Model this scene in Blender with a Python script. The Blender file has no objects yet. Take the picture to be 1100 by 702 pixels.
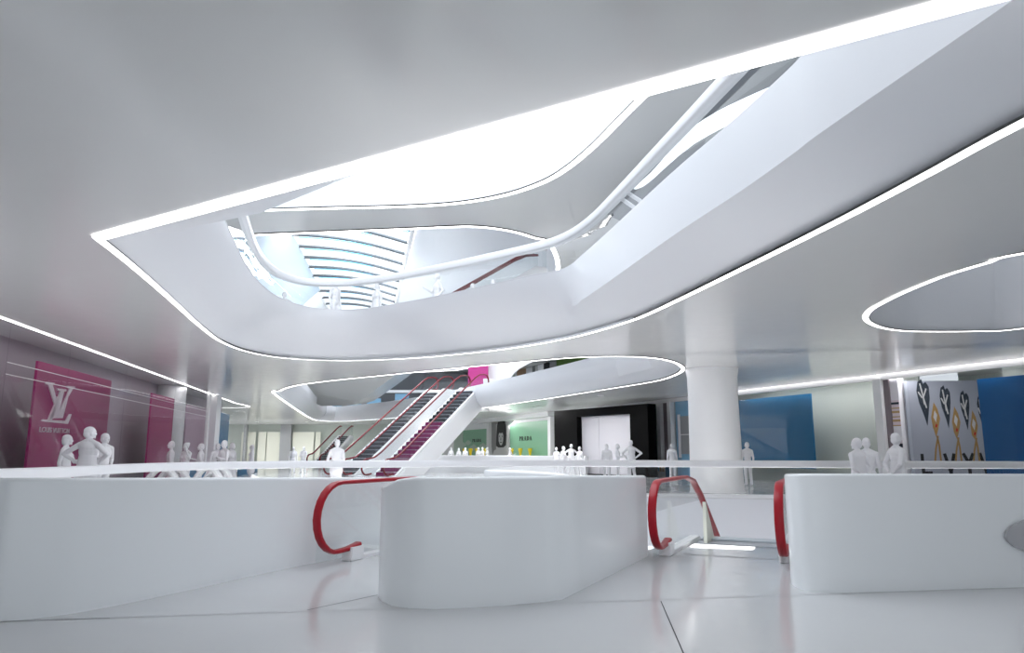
UPL = 13
import bpy, bmesh, math, random
from math import sin, cos, pi, atan, atan2, sqrt, tan, radians
from mathutils import Vector, Matrix
from mathutils.geometry import tessellate_polygon
random.seed(7)
S = bpy.context.scene
C = S.collection

# ------------------------------------------------------------------ camera
F, EYE, PITCH = 768.0, 1.4, atan(133.0/768.0)
CP, SP = cos(PITCH), sin(PITCH)
cd = bpy.data.cameras.new('camera'); cam = bpy.data.objects.new('camera', cd); C.objects.link(cam)
cam.location = (0, 0, EYE); cam.rotation_euler = (pi/2+PITCH, 0, 0)
cd.sensor_width = 36; cd.lens = 36*F/1100; cd.clip_end = 400; cd.clip_start = .05
S.camera = cam

def ray(px, py):
    a, b = (px-550)/F, (351-py)/F
    return Vector((a, CP-b*SP, SP+b*CP))
def at(px, py, z):
    "where the sight line through a spot of the photo meets the level z"
    r = ray(px, py); t = (z-EYE)/r.z
    return Vector((r.x*t, r.y*t, z))
def aty(px, py, Y):
    r = ray(px, py); t = Y/r.y
    return Vector((r.x*t, Y, EYE+r.z*t))

# --------------------------------------------------------------- materials
def mat(name, col, rough=.4, spec=.5, metal=0, emit=None, strength=0, noise=0, coat=0):
    m = bpy.data.materials.new(name); m.use_nodes = True
    nt = m.node_tree; b = nt.nodes['Principled BSDF']
    b.inputs['Base Color'].default_value = (*col, 1)
    b.inputs['Roughness'].default_value = rough
    b.inputs['Specular IOR Level'].default_value = spec
    b.inputs['Metallic'].default_value = metal
    if coat:
        b.inputs['Coat Weight'].default_value = coat; b.inputs['Coat Roughness'].default_value = .03
    if emit:
        b.inputs['Emission Color'].default_value = (*emit, 1); b.inputs['Emission Strength'].default_value = strength
    if noise:
        tc = nt.nodes.new('ShaderNodeTexCoord'); n = nt.nodes.new('ShaderNodeTexNoise')
        n.inputs['Scale'].default_value = 3; n.inputs['Detail'].default_value = 3
        mp = nt.nodes.new('ShaderNodeMapRange')
        mp.inputs['To Min'].default_value = max(0, rough-noise); mp.inputs['To Max'].default_value = rough+noise
        nt.links.new(tc.outputs['Object'], n.inputs['Vector']); nt.links.new(n.outputs['Fac'], mp.inputs['Value'])
        nt.links.new(mp.outputs['Result'], b.inputs['Roughness'])
    return m
def glass(name, tint, ior=1.45, gloss=1.0):
    m = bpy.data.materials.new(name); m.use_nodes = True; nt = m.node_tree; nt.nodes.clear()
    o = nt.nodes.new('ShaderNodeOutputMaterial'); mx = nt.nodes.new('ShaderNodeMixShader')
    t = nt.nodes.new('ShaderNodeBsdfTransparent'); g = nt.nodes.new('ShaderNodeBsdfGlossy')
    f = nt.nodes.new('ShaderNodeLayerWeight'); f.inputs['Blend'].default_value = .5
    pw = nt.nodes.new('ShaderNodeMath'); pw.operation = 'POWER'; pw.inputs[1].default_value = 5
    mu = nt.nodes.new('ShaderNodeMath'); mu.operation = 'MULTIPLY_ADD'; mu.inputs[1].default_value = .75*gloss; mu.inputs[2].default_value = .03*gloss
    t.inputs['Color'].default_value = (*tint, 1); g.inputs['Roughness'].default_value = .015
    nt.links.new(f.outputs['Facing'], pw.inputs[0]); nt.links.new(pw.outputs[0], mu.inputs[0]); nt.links.new(mu.outputs[0], mx.inputs[0])
    nt.links.new(t.outputs[0], mx.inputs[1]); nt.links.new(g.outputs[0], mx.inputs[2]); nt.links.new(mx.outputs[0], o.inputs[0])
    return m
M = {}
M['ceil'] = mat('white_gloss_ceiling', (.81,.81,.80), .16, .5, noise=.03)
M['fascia'] = mat('white_fascia', (.84,.85,.88), .30, .4)
M['floor'] = mat('white_polished_floor', (.57,.575,.585), .13, .5, noise=.03)
M['parapet'] = mat('white_solid_surface', (.84,.86,.875), .26, .4)
M['rail'] = mat('white_rail', (.84,.84,.86), .28, .4)
M['white'] = mat('white_paint', (.84,.84,.85), .45, .4)
M['person'] = mat('white_figure', (.86,.85,.87), .6, .3)
M['red'] = mat('red_handrail', (.34,.002,.012), .32, .35)
M['darkred'] = mat('dark_red_handrail', (.17,.002,.010), .35, .3)
M['led'] = mat('light_line', (1,1,1), .5, .2, emit=(1,.985,.98), strength=3.2)
M['fill_uplight'] = mat('added_floor_light', (1,1,1), .5, .2, emit=(1,.99,.98), strength=UPL)
M['gap'] = mat('shadow_gap', (.01,.01,.01), .6, .2)
M['glass'] = glass('clear_glass', (.975,.985,.985), gloss=.8)
M['shopglass'] = glass('shop_glass', (.94,.94,.945), gloss=.28)
M['darkglass'] = glass('tinted_glass', (.55,.60,.62), 1.5, 1.2)
M['magenta'] = mat('magenta_panel', (.33,.010,.125), .35, .4)
M['magenta2'] = mat('bright_magenta_panel', (.40,.010,.15), .35, .4)
M['emblem'] = mat('pale_emblem', (.74,.64,.69), .5, .3)
M['blue'] = mat('blue_panel', (.006,.14,.30), .35, .4)
M['deepblue'] = mat('deep_blue_panel', (.004,.085,.25), .35, .4)
M['green'] = mat('green_panel', (.20,.42,.27), .35, .4)
M['palegreen'] = mat('pale_green_panel', (.42,.52,.44), .4, .4)
M['darkgreen'] = mat('dark_green_panel', (.07,.14,.02), .5, .3)
M['black'] = mat('black_satin', (.0018,.0018,.002), .5, .05)
M['ink'] = mat('black_ink', (.012,.012,.014), .5, .3)
M['door'] = mat('white_door', (.80,.78,.82), .4, .3)
M['yellow'] = mat('yellow_gloss', (.78,.60,.02), .3, .5)
M['cream'] = mat('cream_panel', (.78,.79,.69), .5, .3)
M['greygreen'] = mat('grey_green_wall', (.50,.54,.50), .5, .3)
M['mauve'] = mat('mauve_wall', (.40,.34,.39), .5, .3)
M['palemauve'] = mat('pale_mauve_panel', (.50,.36,.44), .5, .3)
M['brown'] = mat('brown_grey_panel', (.22,.18,.20), .4, .4)
M['grey'] = mat('grey_paint', (.30,.31,.32), .5, .3)
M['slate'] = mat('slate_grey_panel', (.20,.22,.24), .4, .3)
M['plate'] = mat('grey_plate', (.45,.45,.47), .45, .3)
M['dark'] = mat('dark_grey', (.07,.075,.085), .4, .4)
M['step'] = mat('charcoal_step', (.035,.035,.045), .35, .5)
M['tread'] = mat('pale_tread', (.55,.60,.64), .4, .5)
M['palestep'] = mat('pale_metal_step', (.42,.44,.47), .4, .4)
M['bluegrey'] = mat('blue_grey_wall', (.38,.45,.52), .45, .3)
M['mstep'] = mat('magenta_reflection_step', (.22,.012,.10), .35, .5)  # magenta reflection painted into the step colour
M['steel'] = mat('brushed_steel', (.55,.56,.58), .25, .5, 1)
M['tan'] = mat('tan_print', (.50,.34,.17), .5, .3)
M['gold'] = mat('gold_print', (.36,.22,.08), .5, .3)
M['navy'] = mat('blue_black_print', (.025,.035,.05), .5, .3)
M['print'] = mat('poster_paper', (.36,.38,.44), .5, .3)
M['photo_light'] = mat('photo_pale_grey', (.55,.55,.55), .5, .3)
M['photo_mid'] = mat('photo_mid_grey', (.22,.22,.22), .5, .3)
M['skin_tan'] = mat('photo_tan', (.42,.27,.16), .5, .3)
M['pink'] = mat('pink_panel', (.48,.05,.23), .4, .4)
M['skyblue'] = mat('blue_window_panel', (.22,.42,.60), .2, .5)
M['lip'] = mat('red_print', (.45,.02,.02), .5, .3)
M['comb'] = mat('reflection_glow', (1,1,1), .4, .3, emit=(1,1,.98), strength=1.3)  # glow put in for a bright reflection on the landing, not a lamp
M['joint'] = mat('floor_joint', (.02,.02,.022), .6, .2)
M['palejoint'] = mat('pale_floor_joint', (.30,.30,.31), .5, .2)
M['rib'] = mat('dark_rib', (.03,.04,.05), .4, .4)
M['bluerefl'] = mat('blue_reflection', (.10,.45,.75), .4, .4)  # blue reflections in the roof glass, drawn as strips

# ------------------------------------------------------------------ helpers
def link(o, parent=None):
    C.objects.link(o)
    if parent: o.parent = parent
    return o
def mesh(name, V, Fc, m, parent=None, smooth=False, angle=35):
    me = bpy.data.meshes.new(name); me.from_pydata([tuple(v) for v in V], [], Fc); me.update()
    bm = bmesh.new(); bm.from_mesh(me); bmesh.ops.recalc_face_normals(bm, faces=bm.faces)
    if smooth:
        for f in bm.faces: f.smooth = True
        for e in bm.edges:
            if len(e.link_faces) == 2 and e.calc_face_angle(0) > radians(angle): e.smooth = False
    bm.to_mesh(me); bm.free()
    me.materials.append(m)
    return link(bpy.data.objects.new(name, me), parent)
def tag(o, label, cat, group=None):
    o['label'] = label; o['category'] = cat
    if group: o['group'] = group
    return o
def struct(o):
    o['kind'] = 'structure'; return o
def empty(name, loc, rz=0):
    o = bpy.data.objects.new(name, None); o.location = loc; o.rotation_euler = (0, 0, rz); return link(o)
def V2(p): return Vector((p[0], p[1]))
def crom(P, n=8, closed=False):
    "Catmull-Rom through the points"
    P = [Vector(p) for p in P]; N = len(P); out = []
    for i in range(N if closed else N-1):
        if closed: a, b, c, d = P[i-1], P[i], P[(i+1) % N], P[(i+2) % N]
        else:
            b, c = P[i], P[i+1]
            a = P[i-1] if i else b-(c-b); d = P[i+2] if i+2 < N else c+(c-b)
        for k in range(n):
            t = k/n
            out.append(.5*((2*b)+(c-a)*t+(2*a-5*b+4*c-d)*t*t+(3*b-a-3*c+d)*t**3))
    if not closed: out.append(P[-1])
    return out
def resample(P, n):
    L = [0]
    for a, b in zip(P, P[1:]): L.append(L[-1]+(b-a).length)
    out = []; j = 0
    for k in range(n):
        d = L[-1]*k/(n-1)
        while j < len(P)-2 and L[j+1] < d: j += 1
        s = L[j+1]-L[j]
        out.append(P[j].lerp(P[j+1], 0 if s == 0 else (d-L[j])/s))
    return out
def grid_faces(nr, nc, close_c=False, close_r=False):
    Fc = []
    for i in range(nr if close_r else nr-1):
        for j in range(nc if close_c else nc-1):
            a, b = i*nc+j, i*nc+(j+1) % nc
            c, d = ((i+1) % nr)*nc+(j+1) % nc, ((i+1) % nr)*nc+j
            Fc.append((a, b, c, d))
    return Fc
def loft(name, rings, m, parent=None, closed=False, smooth=True, angle=35):
    V = [p for r in rings for p in r]
    return mesh(name, V, grid_faces(len(rings), len(rings[0]), closed), m, parent, smooth, angle)
def sheet(name, loops, z, m, parent=None, flip=False):
    "a flat level sheet with holes"
    L = [[Vector((p[0], p[1], 0)) for p in lp] for lp in loops]
    T = tessellate_polygon(L); flat = [Vector((p.x, p.y, z)) for lp in L for p in lp]
    return mesh(name, flat, [tuple(t) for t in T], m, parent)
def prism(name, poly, z0, z1, m, parent=None, smooth=True, bev=0, ztop=None):
    "upright solid on a plan outline, its top edge rounded"
    poly = [V2(p) for p in poly]
    A = sum(a.x*b.y-b.x*a.y for a, b in zip(poly, poly[1:]+poly[:1]))
    if A < 0: poly.reverse()
    n = len(poly); rings = [[(p.x, p.y, z0) for p in poly]]
    zt = (lambda p: ztop(p)) if ztop else (lambda p: z1)
    nrm = []
    for i in range(n):
        t = (poly[(i+1) % n]-poly[i-1]); t = t.normalized() if t.length else Vector((1, 0)); nrm.append(Vector((-t.y, t.x)))
    if bev:
        for k in range(5):
            a = k/4*pi/2
            rings.append([(p.x+q.x*bev*(1-cos(a)), p.y+q.y*bev*(1-cos(a)), zt(p)-bev+bev*sin(a)) for p, q in zip(poly, nrm)])
    else: rings.append([(p.x, p.y, zt(p)) for p in poly])
    V = [p for r in rings for p in r]; Fc = grid_faces(len(rings), n, True)
    top = rings[-1]; o = len(V)-n
    for T in tessellate_polygon([[Vector((p[0], p[1], 0)) for p in top]]): Fc.append(tuple(o+i for i in T)); 
    for T in tessellate_polygon([[Vector((p[0], p[1], 0)) for p in rings[0]]]): Fc.append(tuple(T)[::-1])
    return mesh(name, V, Fc, m, parent, smooth)
def sweep(name, P, w, h, m, parent=None, side=None, rnd=.3, closed=False):
    "a bar of rounded section w x h along a path; side = horizontal direction of w (else found along the path)"
    P = [Vector(p) for p in P]; n = len(P)
    sec = []
    r = min(w, h)*rnd
    for cx, cy, a0 in ((w/2-r, h/2-r, 0), (-w/2+r, h/2-r, pi/2), (-w/2+r, -h/2+r, pi), (w/2-r, -h/2+r, 3*pi/2)):
        for k in range(4): a = a0+k/3*pi/2; sec.append((cx+r*cos(a), cy+r*sin(a)))
    rings = []
    for i in range(n):
        a = P[i-1] if (i or closed) else P[0]; b = P[(i+1) % n] if (i < n-1 or closed) else P[-1]
        t = (b-a).normalized()
        s = Vector(side) if side else Vector((t.y, -t.x, 0)).normalized()
        up = s.cross(t).normalized()
        rings.append([P[i]+s*x+up*y for x, y in sec])
    V = [p for q in rings for p in q]; k = len(sec)
    Fc = grid_faces(n, k, True, closed)
    if not closed: Fc += [tuple(range(k))[::-1], tuple((n-1)*k+i for i in range(k))]
    return mesh(name, V, Fc, m, parent, True, 50)
def box(name, c, s, m, parent=None, rz=0, bev=0):
    bm = bmesh.new(); bmesh.ops.create_cube(bm, size=1)
    for v in bm.verts: v.co = Vector((v.co.x*s[0], v.co.y*s[1], v.co.z*s[2]))
    if bev: bmesh.ops.bevel(bm, geom=bm.edges[:], offset=bev, segments=2, affect='EDGES')
    mt = Matrix.Translation(Vector(c)) @ Matrix.Rotation(rz, 4, 'Z'); bm.transform(mt)
    me = bpy.data.meshes.new(name); bm.to_mesh(me); bm.free(); me.materials.append(m)
    return link(bpy.data.objects.new(name, me), parent)
def lathe(name, prof, m, parent=None, loc=(0,0,0), seg=32, smooth=True):
    V = []; Fc = []
    for r, z in prof:
        for k in range(seg): a = 2*pi*k/seg; V.append((loc[0]+r*cos(a), loc[1]+r*sin(a), loc[2]+z))
    Fc = grid_faces(len(prof), seg, True); n = len(V)
    Fc += [tuple(range(seg))[::-1], tuple(n-seg+i for i in range(seg))]
    return mesh(name, V, Fc, m, parent, smooth, 40)
class Frame:
    "an upright plane: origin on the floor, along = direction on plan; P(a, z, out) is a point of it"
    def __init__(s, p, q):
        s.o = V2(p); s.d = (V2(q)-V2(p)); s.L = s.d.length; s.d /= s.L; s.n = Vector((-s.d.y, s.d.x))
        if (s.o+s.n-Vector((0, 0))).length > s.o.length: s.n = -s.n      # out = towards the middle of the hall
    def P(s, a, z, out=0):
        q = s.o+s.d*a+s.n*out; return Vector((q.x, q.y, z))
    def at(s, px, py):
        "(distance along, height) where the sight line of a spot of the photo meets the plane"
        r = ray(px, py); t = s.o.dot(s.n)/(r.x*s.n.x+r.y*s.n.y)
        return ((Vector((r.x, r.y))*t-s.o).dot(s.d), EYE+r.z*t)
    def a(s, px, py=484): return s.at(px, py)[0]
def panel(name, fr, a0, a1, z0, z1, m, parent=None, out=0, th=.05):
    V = [fr.P(a, z, o) for o in (out, out+th) for a, z in ((a0, z0), (a1, z0), (a1, z1), (a0, z1))]
    return mesh(name, V, [(0,1,2,3), (4,7,6,5), (0,4,5,1), (1,5,6,2), (2,6,7,3), (3,7,4,0)], m, parent)
def shape(name, fr, polys, m, parent=None, out=0, th=.012):
    "flat polygons (a, z) standing on an upright plane, with thickness"
    V = []; Fc = []
    for poly in polys:
        n = len(poly); o = len(V)
        V += [fr.P(a, z, out) for a, z in poly]+[fr.P(a, z, out+th) for a, z in poly]
        T = tessellate_polygon([[Vector((a, z, 0)) for a, z in poly]])
        Fc += [tuple(o+i for i in t) for t in T]+[tuple(o+n+i for i in t) for t in T]
        Fc += [(o+i, o+(i+1) % n, o+n+(i+1) % n, o+n+i) for i in range(n)]
    return mesh(name, V, Fc, m, parent)
def strokes(lines, w):
    "quads of width w along polylines"
    out = []
    for L in lines:
        for p, q in zip(L, L[1:]):
            p, q = Vector(p), Vector(q); d = (q-p).normalized()*w/2; n = Vector((-d.y, d.x))
            out.append([tuple(p-d+n), tuple(q+d+n), tuple(q+d-n), tuple(p-d-n)])
    return out
def arc(cx, cy, rx, ry, a0, a1, n=10):
    return [(cx+rx*cos(a0+(a1-a0)*k/n), cy+ry*sin(a0+(a1-a0)*k/n)) for k in range(n+1)]
def ell(cx, cy, rx, ry, n=20): return [(cx+rx*cos(2*pi*k/n), cy+ry*sin(2*pi*k/n)) for k in range(n)]
GL = {'L': ([[(0,1),(0,0),(.6,0)]], .6), 'O': ([arc(.5,.5,.5,.5,0,2*pi,18)], 1.0),
 'U': ([[(0,1),(0,.3)]+arc(.33,.3,.33,.3,pi,2*pi,8)+[(.66,1)]], .66), 'I': ([[(0,0),(0,1)]], .05),
 'S': ([arc(.28,.74,.26,.26,.3,pi,7)+arc(.28,.74,.26,.26,pi,1.5*pi,4)+arc(.28,.25,.28,.25,.5*pi,-.8*pi,10)], .55),
 'V': ([[(0,1),(.36,0),(.72,1)]], .72), 'T': ([[(0,1),(.6,1)],[(.3,1),(.3,0)]], .6), 'N': ([[(0,0),(0,1),(.68,0),(.68,1)]], .68),
 'Y': ([[(0,1),(.35,.5),(.7,1)],[(.35,.5),(.35,0)]], .7)}
def word(txt, h, w, gap=.22):
    out = []; x = 0
    for ch in txt:
        if ch == ' ': x += .45; continue
        L, adv = GL[ch]
        out += [[(x*h+a*h, b*h) for a, b in l] for l in L]; x += adv+gap
    return [[(a, b) for a, b in q] for q in strokes(out, w)], (x-gap)*h
# heavy seriffed letters for the sign on the green walls
def serif_word(h):
    out = []; x = 0
    def R(a, b, c, d): out.append([(x+a*h, b*h), (x+c*h, b*h), (x+c*h, d*h), (x+a*h, d*h)])
    def Q(*p): out.append([(x+a*h, b*h) for a, b in p])
    def bowl(y0, y1, a, b):
        o = arc(a, (y0+y1)/2, b, (y1-y0)/2, -pi/2, pi/2, 8); i = arc(a, (y0+y1)/2, b*.55, (y1-y0)/2*.72, pi/2, -pi/2, 8); Q(*(o+i))
    for ch in 'PRADA':
        if ch in 'PR':
            R(.10, 0, .28, 1); R(0, 0, .38, .07); R(0, .93, .3, 1); bowl(.44, 1, .28, .30)
            if ch == 'R': Q((.3,.5),(.42,.5),(.66,0),(.48,0)); R(.44, 0, .74, .06)
            x += (.66 if ch == 'P' else .80)*h
        elif ch == 'A':
            Q((.26,1),(.44,1),(.68,0),(.50,0)); Q((.28,.94),(.33,.94),(.12,0),(.06,0)); R(.16,.28,.56,.35); R(0,0,.22,.06); R(.44,0,.76,.06); x += .80*h
        else:
            R(.10, 0, .28, 1); R(0, 0, .34, .07); R(0, .93, .34, 1); bowl(0, 1, .30, .40); x += .82*h
    return out, x
WORLD, SKY_A, SKY_B, FILL_C, LAMP_G, EXPO, SIDE, LOWER, DOWN, SHOP = 1.25, 440, 13000, 60, 260, 0.33, 600, 1650, 120, 110
# ============================================================== the setting
ZC, ZU, ZT = 4.2, 5.6, 9.8        # lower ceiling, upper floor, upper ceiling
LW = Frame((-8.26, 2), (-17.0, 45.0))        # left shop front
RW = Frame((23.98, 2), (-8.0, 80.0))         # right shop front
def w(*q): return [Vector(p) for p in q]
def px_at(L, z): return [at(x, y, z) for x, y in L]

# ---- rail line over the far side of the floor opening
rail_px = [(-70,513.5),(0,510.5),(60,508),(120,504.4),(200,501.3),(300,499.6),(400,498.8),(500,498.3),(620,498.2),(760,498.6),(900,499.2),(1000,499.6),(1100,500),(1180,500.6)]
rail_pts = crom(px_at(rail_px, 1.0), 6)
railxy = [Vector((p.x, p.y)) for p in rail_pts]
def off_line(P, d):
    out = []
    for i, p in enumerate(P):
        t = (P[min(i+1, len(P)-1)]-P[max(i-1, 0)]).normalized(); out.append(p+Vector((t.y, -t.x))*d)
    return out
U = Vector((.42, .907)).normalized(); NR = Vector((U.y, -U.x))
E1 = Vector((-2.38, 8.99)); E2 = Vector((1.79, 9.42))       # left newels of the two escalators going down
EW = 1.53
edge = [p for p in off_line(railxy, .10) if p.x < 9.2]
near = [E2+NR*(EW+.25)+U*8.4, E2+NR*(EW+.25)+U*2.0, E2+U*2.0-NR*.2, E2+U*1.1-NR*.35, E1+U*1.9+NR*(EW+.4), E1+U*2.0+NR*(EW+.2), E1+U*2.0-NR*.2, E1+U*1.2-NR*.6, Vector((-3.5, 8.6)), Vector((-4.9, 7.3)), Vector((-9.9, 6.5))]
hole = edge+near
outer = [(-45,-8),(32,-8),(32,90),(-45,90)]
fl = struct(sheet('floor', [outer, hole], 0, M['floor']))
low = struct(sheet('floor_lower_level', [[(-30,3),(26,3),(26,45),(-30,45)]], -5.6, M['floor']))
fs = [[(p.x, p.y, z) for p in hole] for z in (0, -.12, -1.4)]
struct(loft('trim_floor_opening', fs, M['fascia'], closed=True))
# floor joints
def joint(a, b, wd, m, name='floor_joint'):
    a, b = V2(a), V2(b); t = (b-a).normalized(); n = Vector((-t.y, t.x))*wd/2
    o = mesh(name, [(*(a+n), .002), (*(b+n), .002), (*(b-n), .002), (*(a-n), .002)], [(0,1,2,3)], m, fl)
    return o
seam_a, seam_b = at(0, 668.5, 0), at(1100, 632, 0)
joint(seam_a+(seam_a-seam_b)*.5, seam_b+(seam_b-seam_a)*.3, .011, M['palejoint'])
joint(at(710,646.5,0), at(734,702,0)+(at(734,702,0)-at(710,646.5,0))*1.5, .009, M['joint'])
joint(at(330,656,0), at(407,639.5,0), .011, M['joint'])
joint(at(0,668.6,0)+(seam_a-seam_b)*.3, at(118,664.5,0), .012, M['joint'])

# ---- main opening in the ceiling: lower edge line, fold, upper floor edge
sec = [ # light line px, upper edge px, hardness of the fold
 ((105,255),(236,216),.2), ((140,283),(243,238),.1), ((180,318),(254,263),.0), ((215,350),(268,290),0), ((238,367),(284,308),0), ((265,377.5),(300,319),0),
 ((300,384),(321,327),0), ((345,387),(345,331.5),0), ((395,387),(386,332),0), ((460,383.5),(449,322),0), ((530,376.5),(520,307),0), ((575,370),(568,296),0),
 ((612,363),(598,290.5),.15), ((640,356),(612,285),.6), ((668,347.5),(624,275),1), ((700,335.5),(650,252),1), ((800,287),(720,187),1), ((900,237),(790,127),1), ((1000,184),(845,76),1), ((1100,130),(893,30),1)]
LEDP = [at(*s[0], ZC) for s in sec]; TOPP = [at(*s[1], ZU) for s in sec]; HARD = [s[2] for s in sec]
LEDP += [Vector((4.95, 2.85, ZC))]; TOPP += [Vector((4.0, 2.9, ZU))]; HARD += [1]
a_, b_ = LEDP[-1], LEDP[0]
front = [a_.lerp(b_, k/6) for k in range(1, 6)]
def dense(P, n=5):           # smooth, but the two ends of the front edge stay corners
    return crom(P, n)
LEDd, TOPd = dense(LEDP), dense(TOPP)
HRd = []
for i in range(len(HARD)-1):
    for k in range(5): HRd.append(HARD[i]+(HARD[i+1]-HARD[i])*k/5)
HRd.append(HARD[-1])
ftop = [Vector((TOPd[-1].x, TOPd[-1].y, 0)).lerp(Vector((TOPd[0].x, TOPd[0].y, 0)), k/6) for k in range(1, 6)]
LEDl = LEDd+front
TOPl = TOPd+[Vector((p.x, p.y, ZU)) for p in ftop]
HRl = HRd+[.5]*5
prof_soft = [(0,0),(.12,.10),(.27,.30),(.42,.52),(.58,.70),(.75,.86),(.9,.96),(1,1)]
prof_hard = [(0,0),(.085,.33),(.17,.67),(.26,1.0),(.45,1),(.65,1),(.85,1),(1,1)]
rings = []
for (z0, k0), (z1, k1) in zip(prof_soft, prof_hard):
    r = []
    for a, b, h in zip(LEDl, TOPl, HRl):
        k = k0+(k1-k0)*h; z = z0+(z1-z0)*h; q = a.lerp(b, k); r.append((q.x, q.y, ZC+.06+(ZU-ZC-.06)*z))
    rings.append(r)
struct(loft('trim_atrium_edge', rings, M['fascia'], closed=True, angle=28))

# ---- far and right openings of the same ceiling
far_px = [(297,425),(300,420.5),(309,416.5),(325,413),(360,408.5),(420,402.5),(480,396.5),(560,388.8),(620,384),(670,383),(702,384.6),(722,388.5),(732,393.5),(733,398),(724,403.5),(702,410),(650,418.5),(600,426.5),(560,432.5),(525,437.6),(500,441),(460,446),(410,450.5),(365,453),(346,452.2),(334,450)]
farP = crom(px_at(far_px, ZC), 4, True)
rt_px = [(930,342),(931,337.5),(936,332),(948,325),(968,315),(995,303.5),(1020,294),(1060,282),(1100,271.5)]
rt2 = [(1100,352.5),(1050,355.6),(1000,356),(970,355.2),(948,352),(935,347)]
rtP = crom(px_at(rt_px, ZC)+[Vector((9.2, 8.3, ZC)), Vector((12.5, 9.5, ZC)), Vector((13.6, 13.0, ZC))]+px_at(rt2, ZC), 5, True)
def shrink(P, d):
    n = len(P); A = sum(P[i].x*P[(i+1) % n].y-P[(i+1) % n].x*P[i].y for i in range(n)); out = []
    for i in range(n):
        t = (P[(i+1) % n]-P[i-1]).normalized(); nn = Vector((-t.y, t.x, 0))*(1 if A > 0 else -1); out.append(P[i]+nn*d)
    return out
ceil_loops = [[(p[0], p[1]) for p in outer], LEDl, farP, rtP]
struct(sheet('ceiling', ceil_loops, ZC, M['ceil']))
struct(sheet('floor_upper_level', [outer, TOPl, farP, rtP], ZU-.02, M['floor']))

# light lines along the edges: a glowing band set in the ceiling, with a dark shadow gap on its nearer side
def nrm_line(P, closed):
    n = len(P); out = []
    for i in range(n):
        a = P[i-1] if (i or closed) else P[0]; b = P[(i+1) % n] if (closed or i < n-1) else P[-1]
        t = (b-a); t.z = 0; t = t.normalized(); out.append(Vector((t.y, -t.x, 0)))
    return out
def band(name, P, w0, w1, z, m, parent, closed, sh=0):
    N = nrm_line(P, closed)
    f = (lambda v, i: v[i]) if isinstance(w0, list) else (lambda v, i: v)
    V = [(p.x+q.x*f(w0, i), p.y+q.y*f(w0, i)+sh, z) for i, (p, q) in enumerate(zip(P, N))]+[(p.x+q.x*f(w1, i), p.y+q.y*f(w1, i)+sh, z) for i, (p, q) in enumerate(zip(P, N))]
    return mesh(name, V, grid_faces(2, len(P), closed), m, parent)
def light_line(label, P, w0, w1, closed, gap=.1, zoff=-.012, group='light lines set in the ceilings'):
    r = empty('light_line', P[0]); Q = [p-P[0] for p in P]
    band('lamp', Q, w0, w1, zoff, M['led'], r, closed)
    if gap: band('shadow_gap', Q, w0, w1, zoff+.004, M['gap'], r, closed, -gap)
    return tag(r, label, 'light', group)
wid = [.045+.035*max(0, 1-p.y/20) for p in LEDd]
light_line('thin light line curving along the far and right edges of the large ceiling opening', LEDd, [-q for q in wid], wid, False, .05)
fr_line = [LEDd[0]]+[LEDP[0].lerp(LEDP[-1], k/12) for k in range(1, 12)]+[LEDd[-1]]
light_line('broad straight light line along the near edge of the large ceiling opening', fr_line, -.088, .088, False, 0, -.02)
light_line('light line looping round the far ceiling opening above the rising escalators', farP, -.065, .065, True, .13)
light_line('light line looping round the small oval ceiling opening at the right', rtP, -.055, .055, True, .05)
lw_line = [LW.P(k*1.5, ZC) for k in range(29)]
lw_line += [Vector((-16.9, 46.0, ZC)), Vector((-17.4, 47.2, ZC)), Vector((-18.6, 48.0, ZC)), Vector((-21, 48.4, ZC))]
light_line('light line where the ceiling meets the left shop windows', crom(lw_line, 3), -.055, .055, False, .06)
rw_line = [RW.P(a, ZC, .1) for a in (0, 10, 20, 30, 36)]
light_line('faint light line where the ceiling meets the right shop windows', rw_line, -.03, .03, False, .03)

# ---- upper ceiling with its two openings, their sides, the glass roof
A_px = [(240,229.5),(257,227),(300,225.3),(360,223.6),(430,222),(480,219.4),(515,215),(545,208.8),(570,201),(592,191.5),(612,178.5),(633,161),(652,142.5),(675,119),(697,97)]
Aed = px_at(A_px, ZT); d = (Aed[-1]-Aed[-2]).normalized()
Alp = crom(Aed+[Aed[-1]+d*6, Aed[-1]+d*9], 4)+[Vector((-9.5, 5, ZT)), Vector((-10.4, 15, ZT))]
B_px = [(225,255.5),(244,254.2),(262,253.2),(300,251.5),(350,249.5),(400,247.4),(440,245.8),(480,244),(505,243.4),(528,245),(552,249),(572,255),(592,263.5)]
Bed = px_at(B_px, ZT)
Blp = crom(Bed+[Vector((2.2, 34, ZT)), Vector((1.6, 45, ZT)), Vector((-2, 60, ZT)), Vector((-6, 76, ZT)), Vector((-22, 76, ZT)), Vector((-17.5, 50, ZT))], 4, True)
# slot of sky in the upper ceiling at the right
streak_px = [(680,203),(698,186),(714,168),(725,151),(745,135),(770,119.5),(795,107),(829,92),(872,75),(880,84),(840,104),(781,135),(745,155),(717,178),(703,191),(690,201)]
Slp = crom(px_at(streak_px, ZT), 2, True)
struct(sheet('ceiling_upper_level', [outer, Alp, Blp, Slp], ZT, M['ceil']))
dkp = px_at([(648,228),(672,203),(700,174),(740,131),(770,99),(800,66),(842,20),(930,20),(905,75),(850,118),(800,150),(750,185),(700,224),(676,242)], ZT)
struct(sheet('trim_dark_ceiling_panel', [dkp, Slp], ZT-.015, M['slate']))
up = []
for dz, dd in ((.02, 0), (.5, .12), (1.2, .2), (2.6, .25), (4.6, .3)):
    up.append([(p.x, p.y, ZT+dz) for p in shrink(Alp, -dd)])
struct(loft('trim_upper_opening', up, M['fascia'], closed=True))
light_line('light line along the near opening of the upper ceiling, seen through the large opening', Alp[:-4], -.10, .10, False, .13)
light_line('light line along the opening below the glass roof', Blp, -.10, .10, True, .13)
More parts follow.
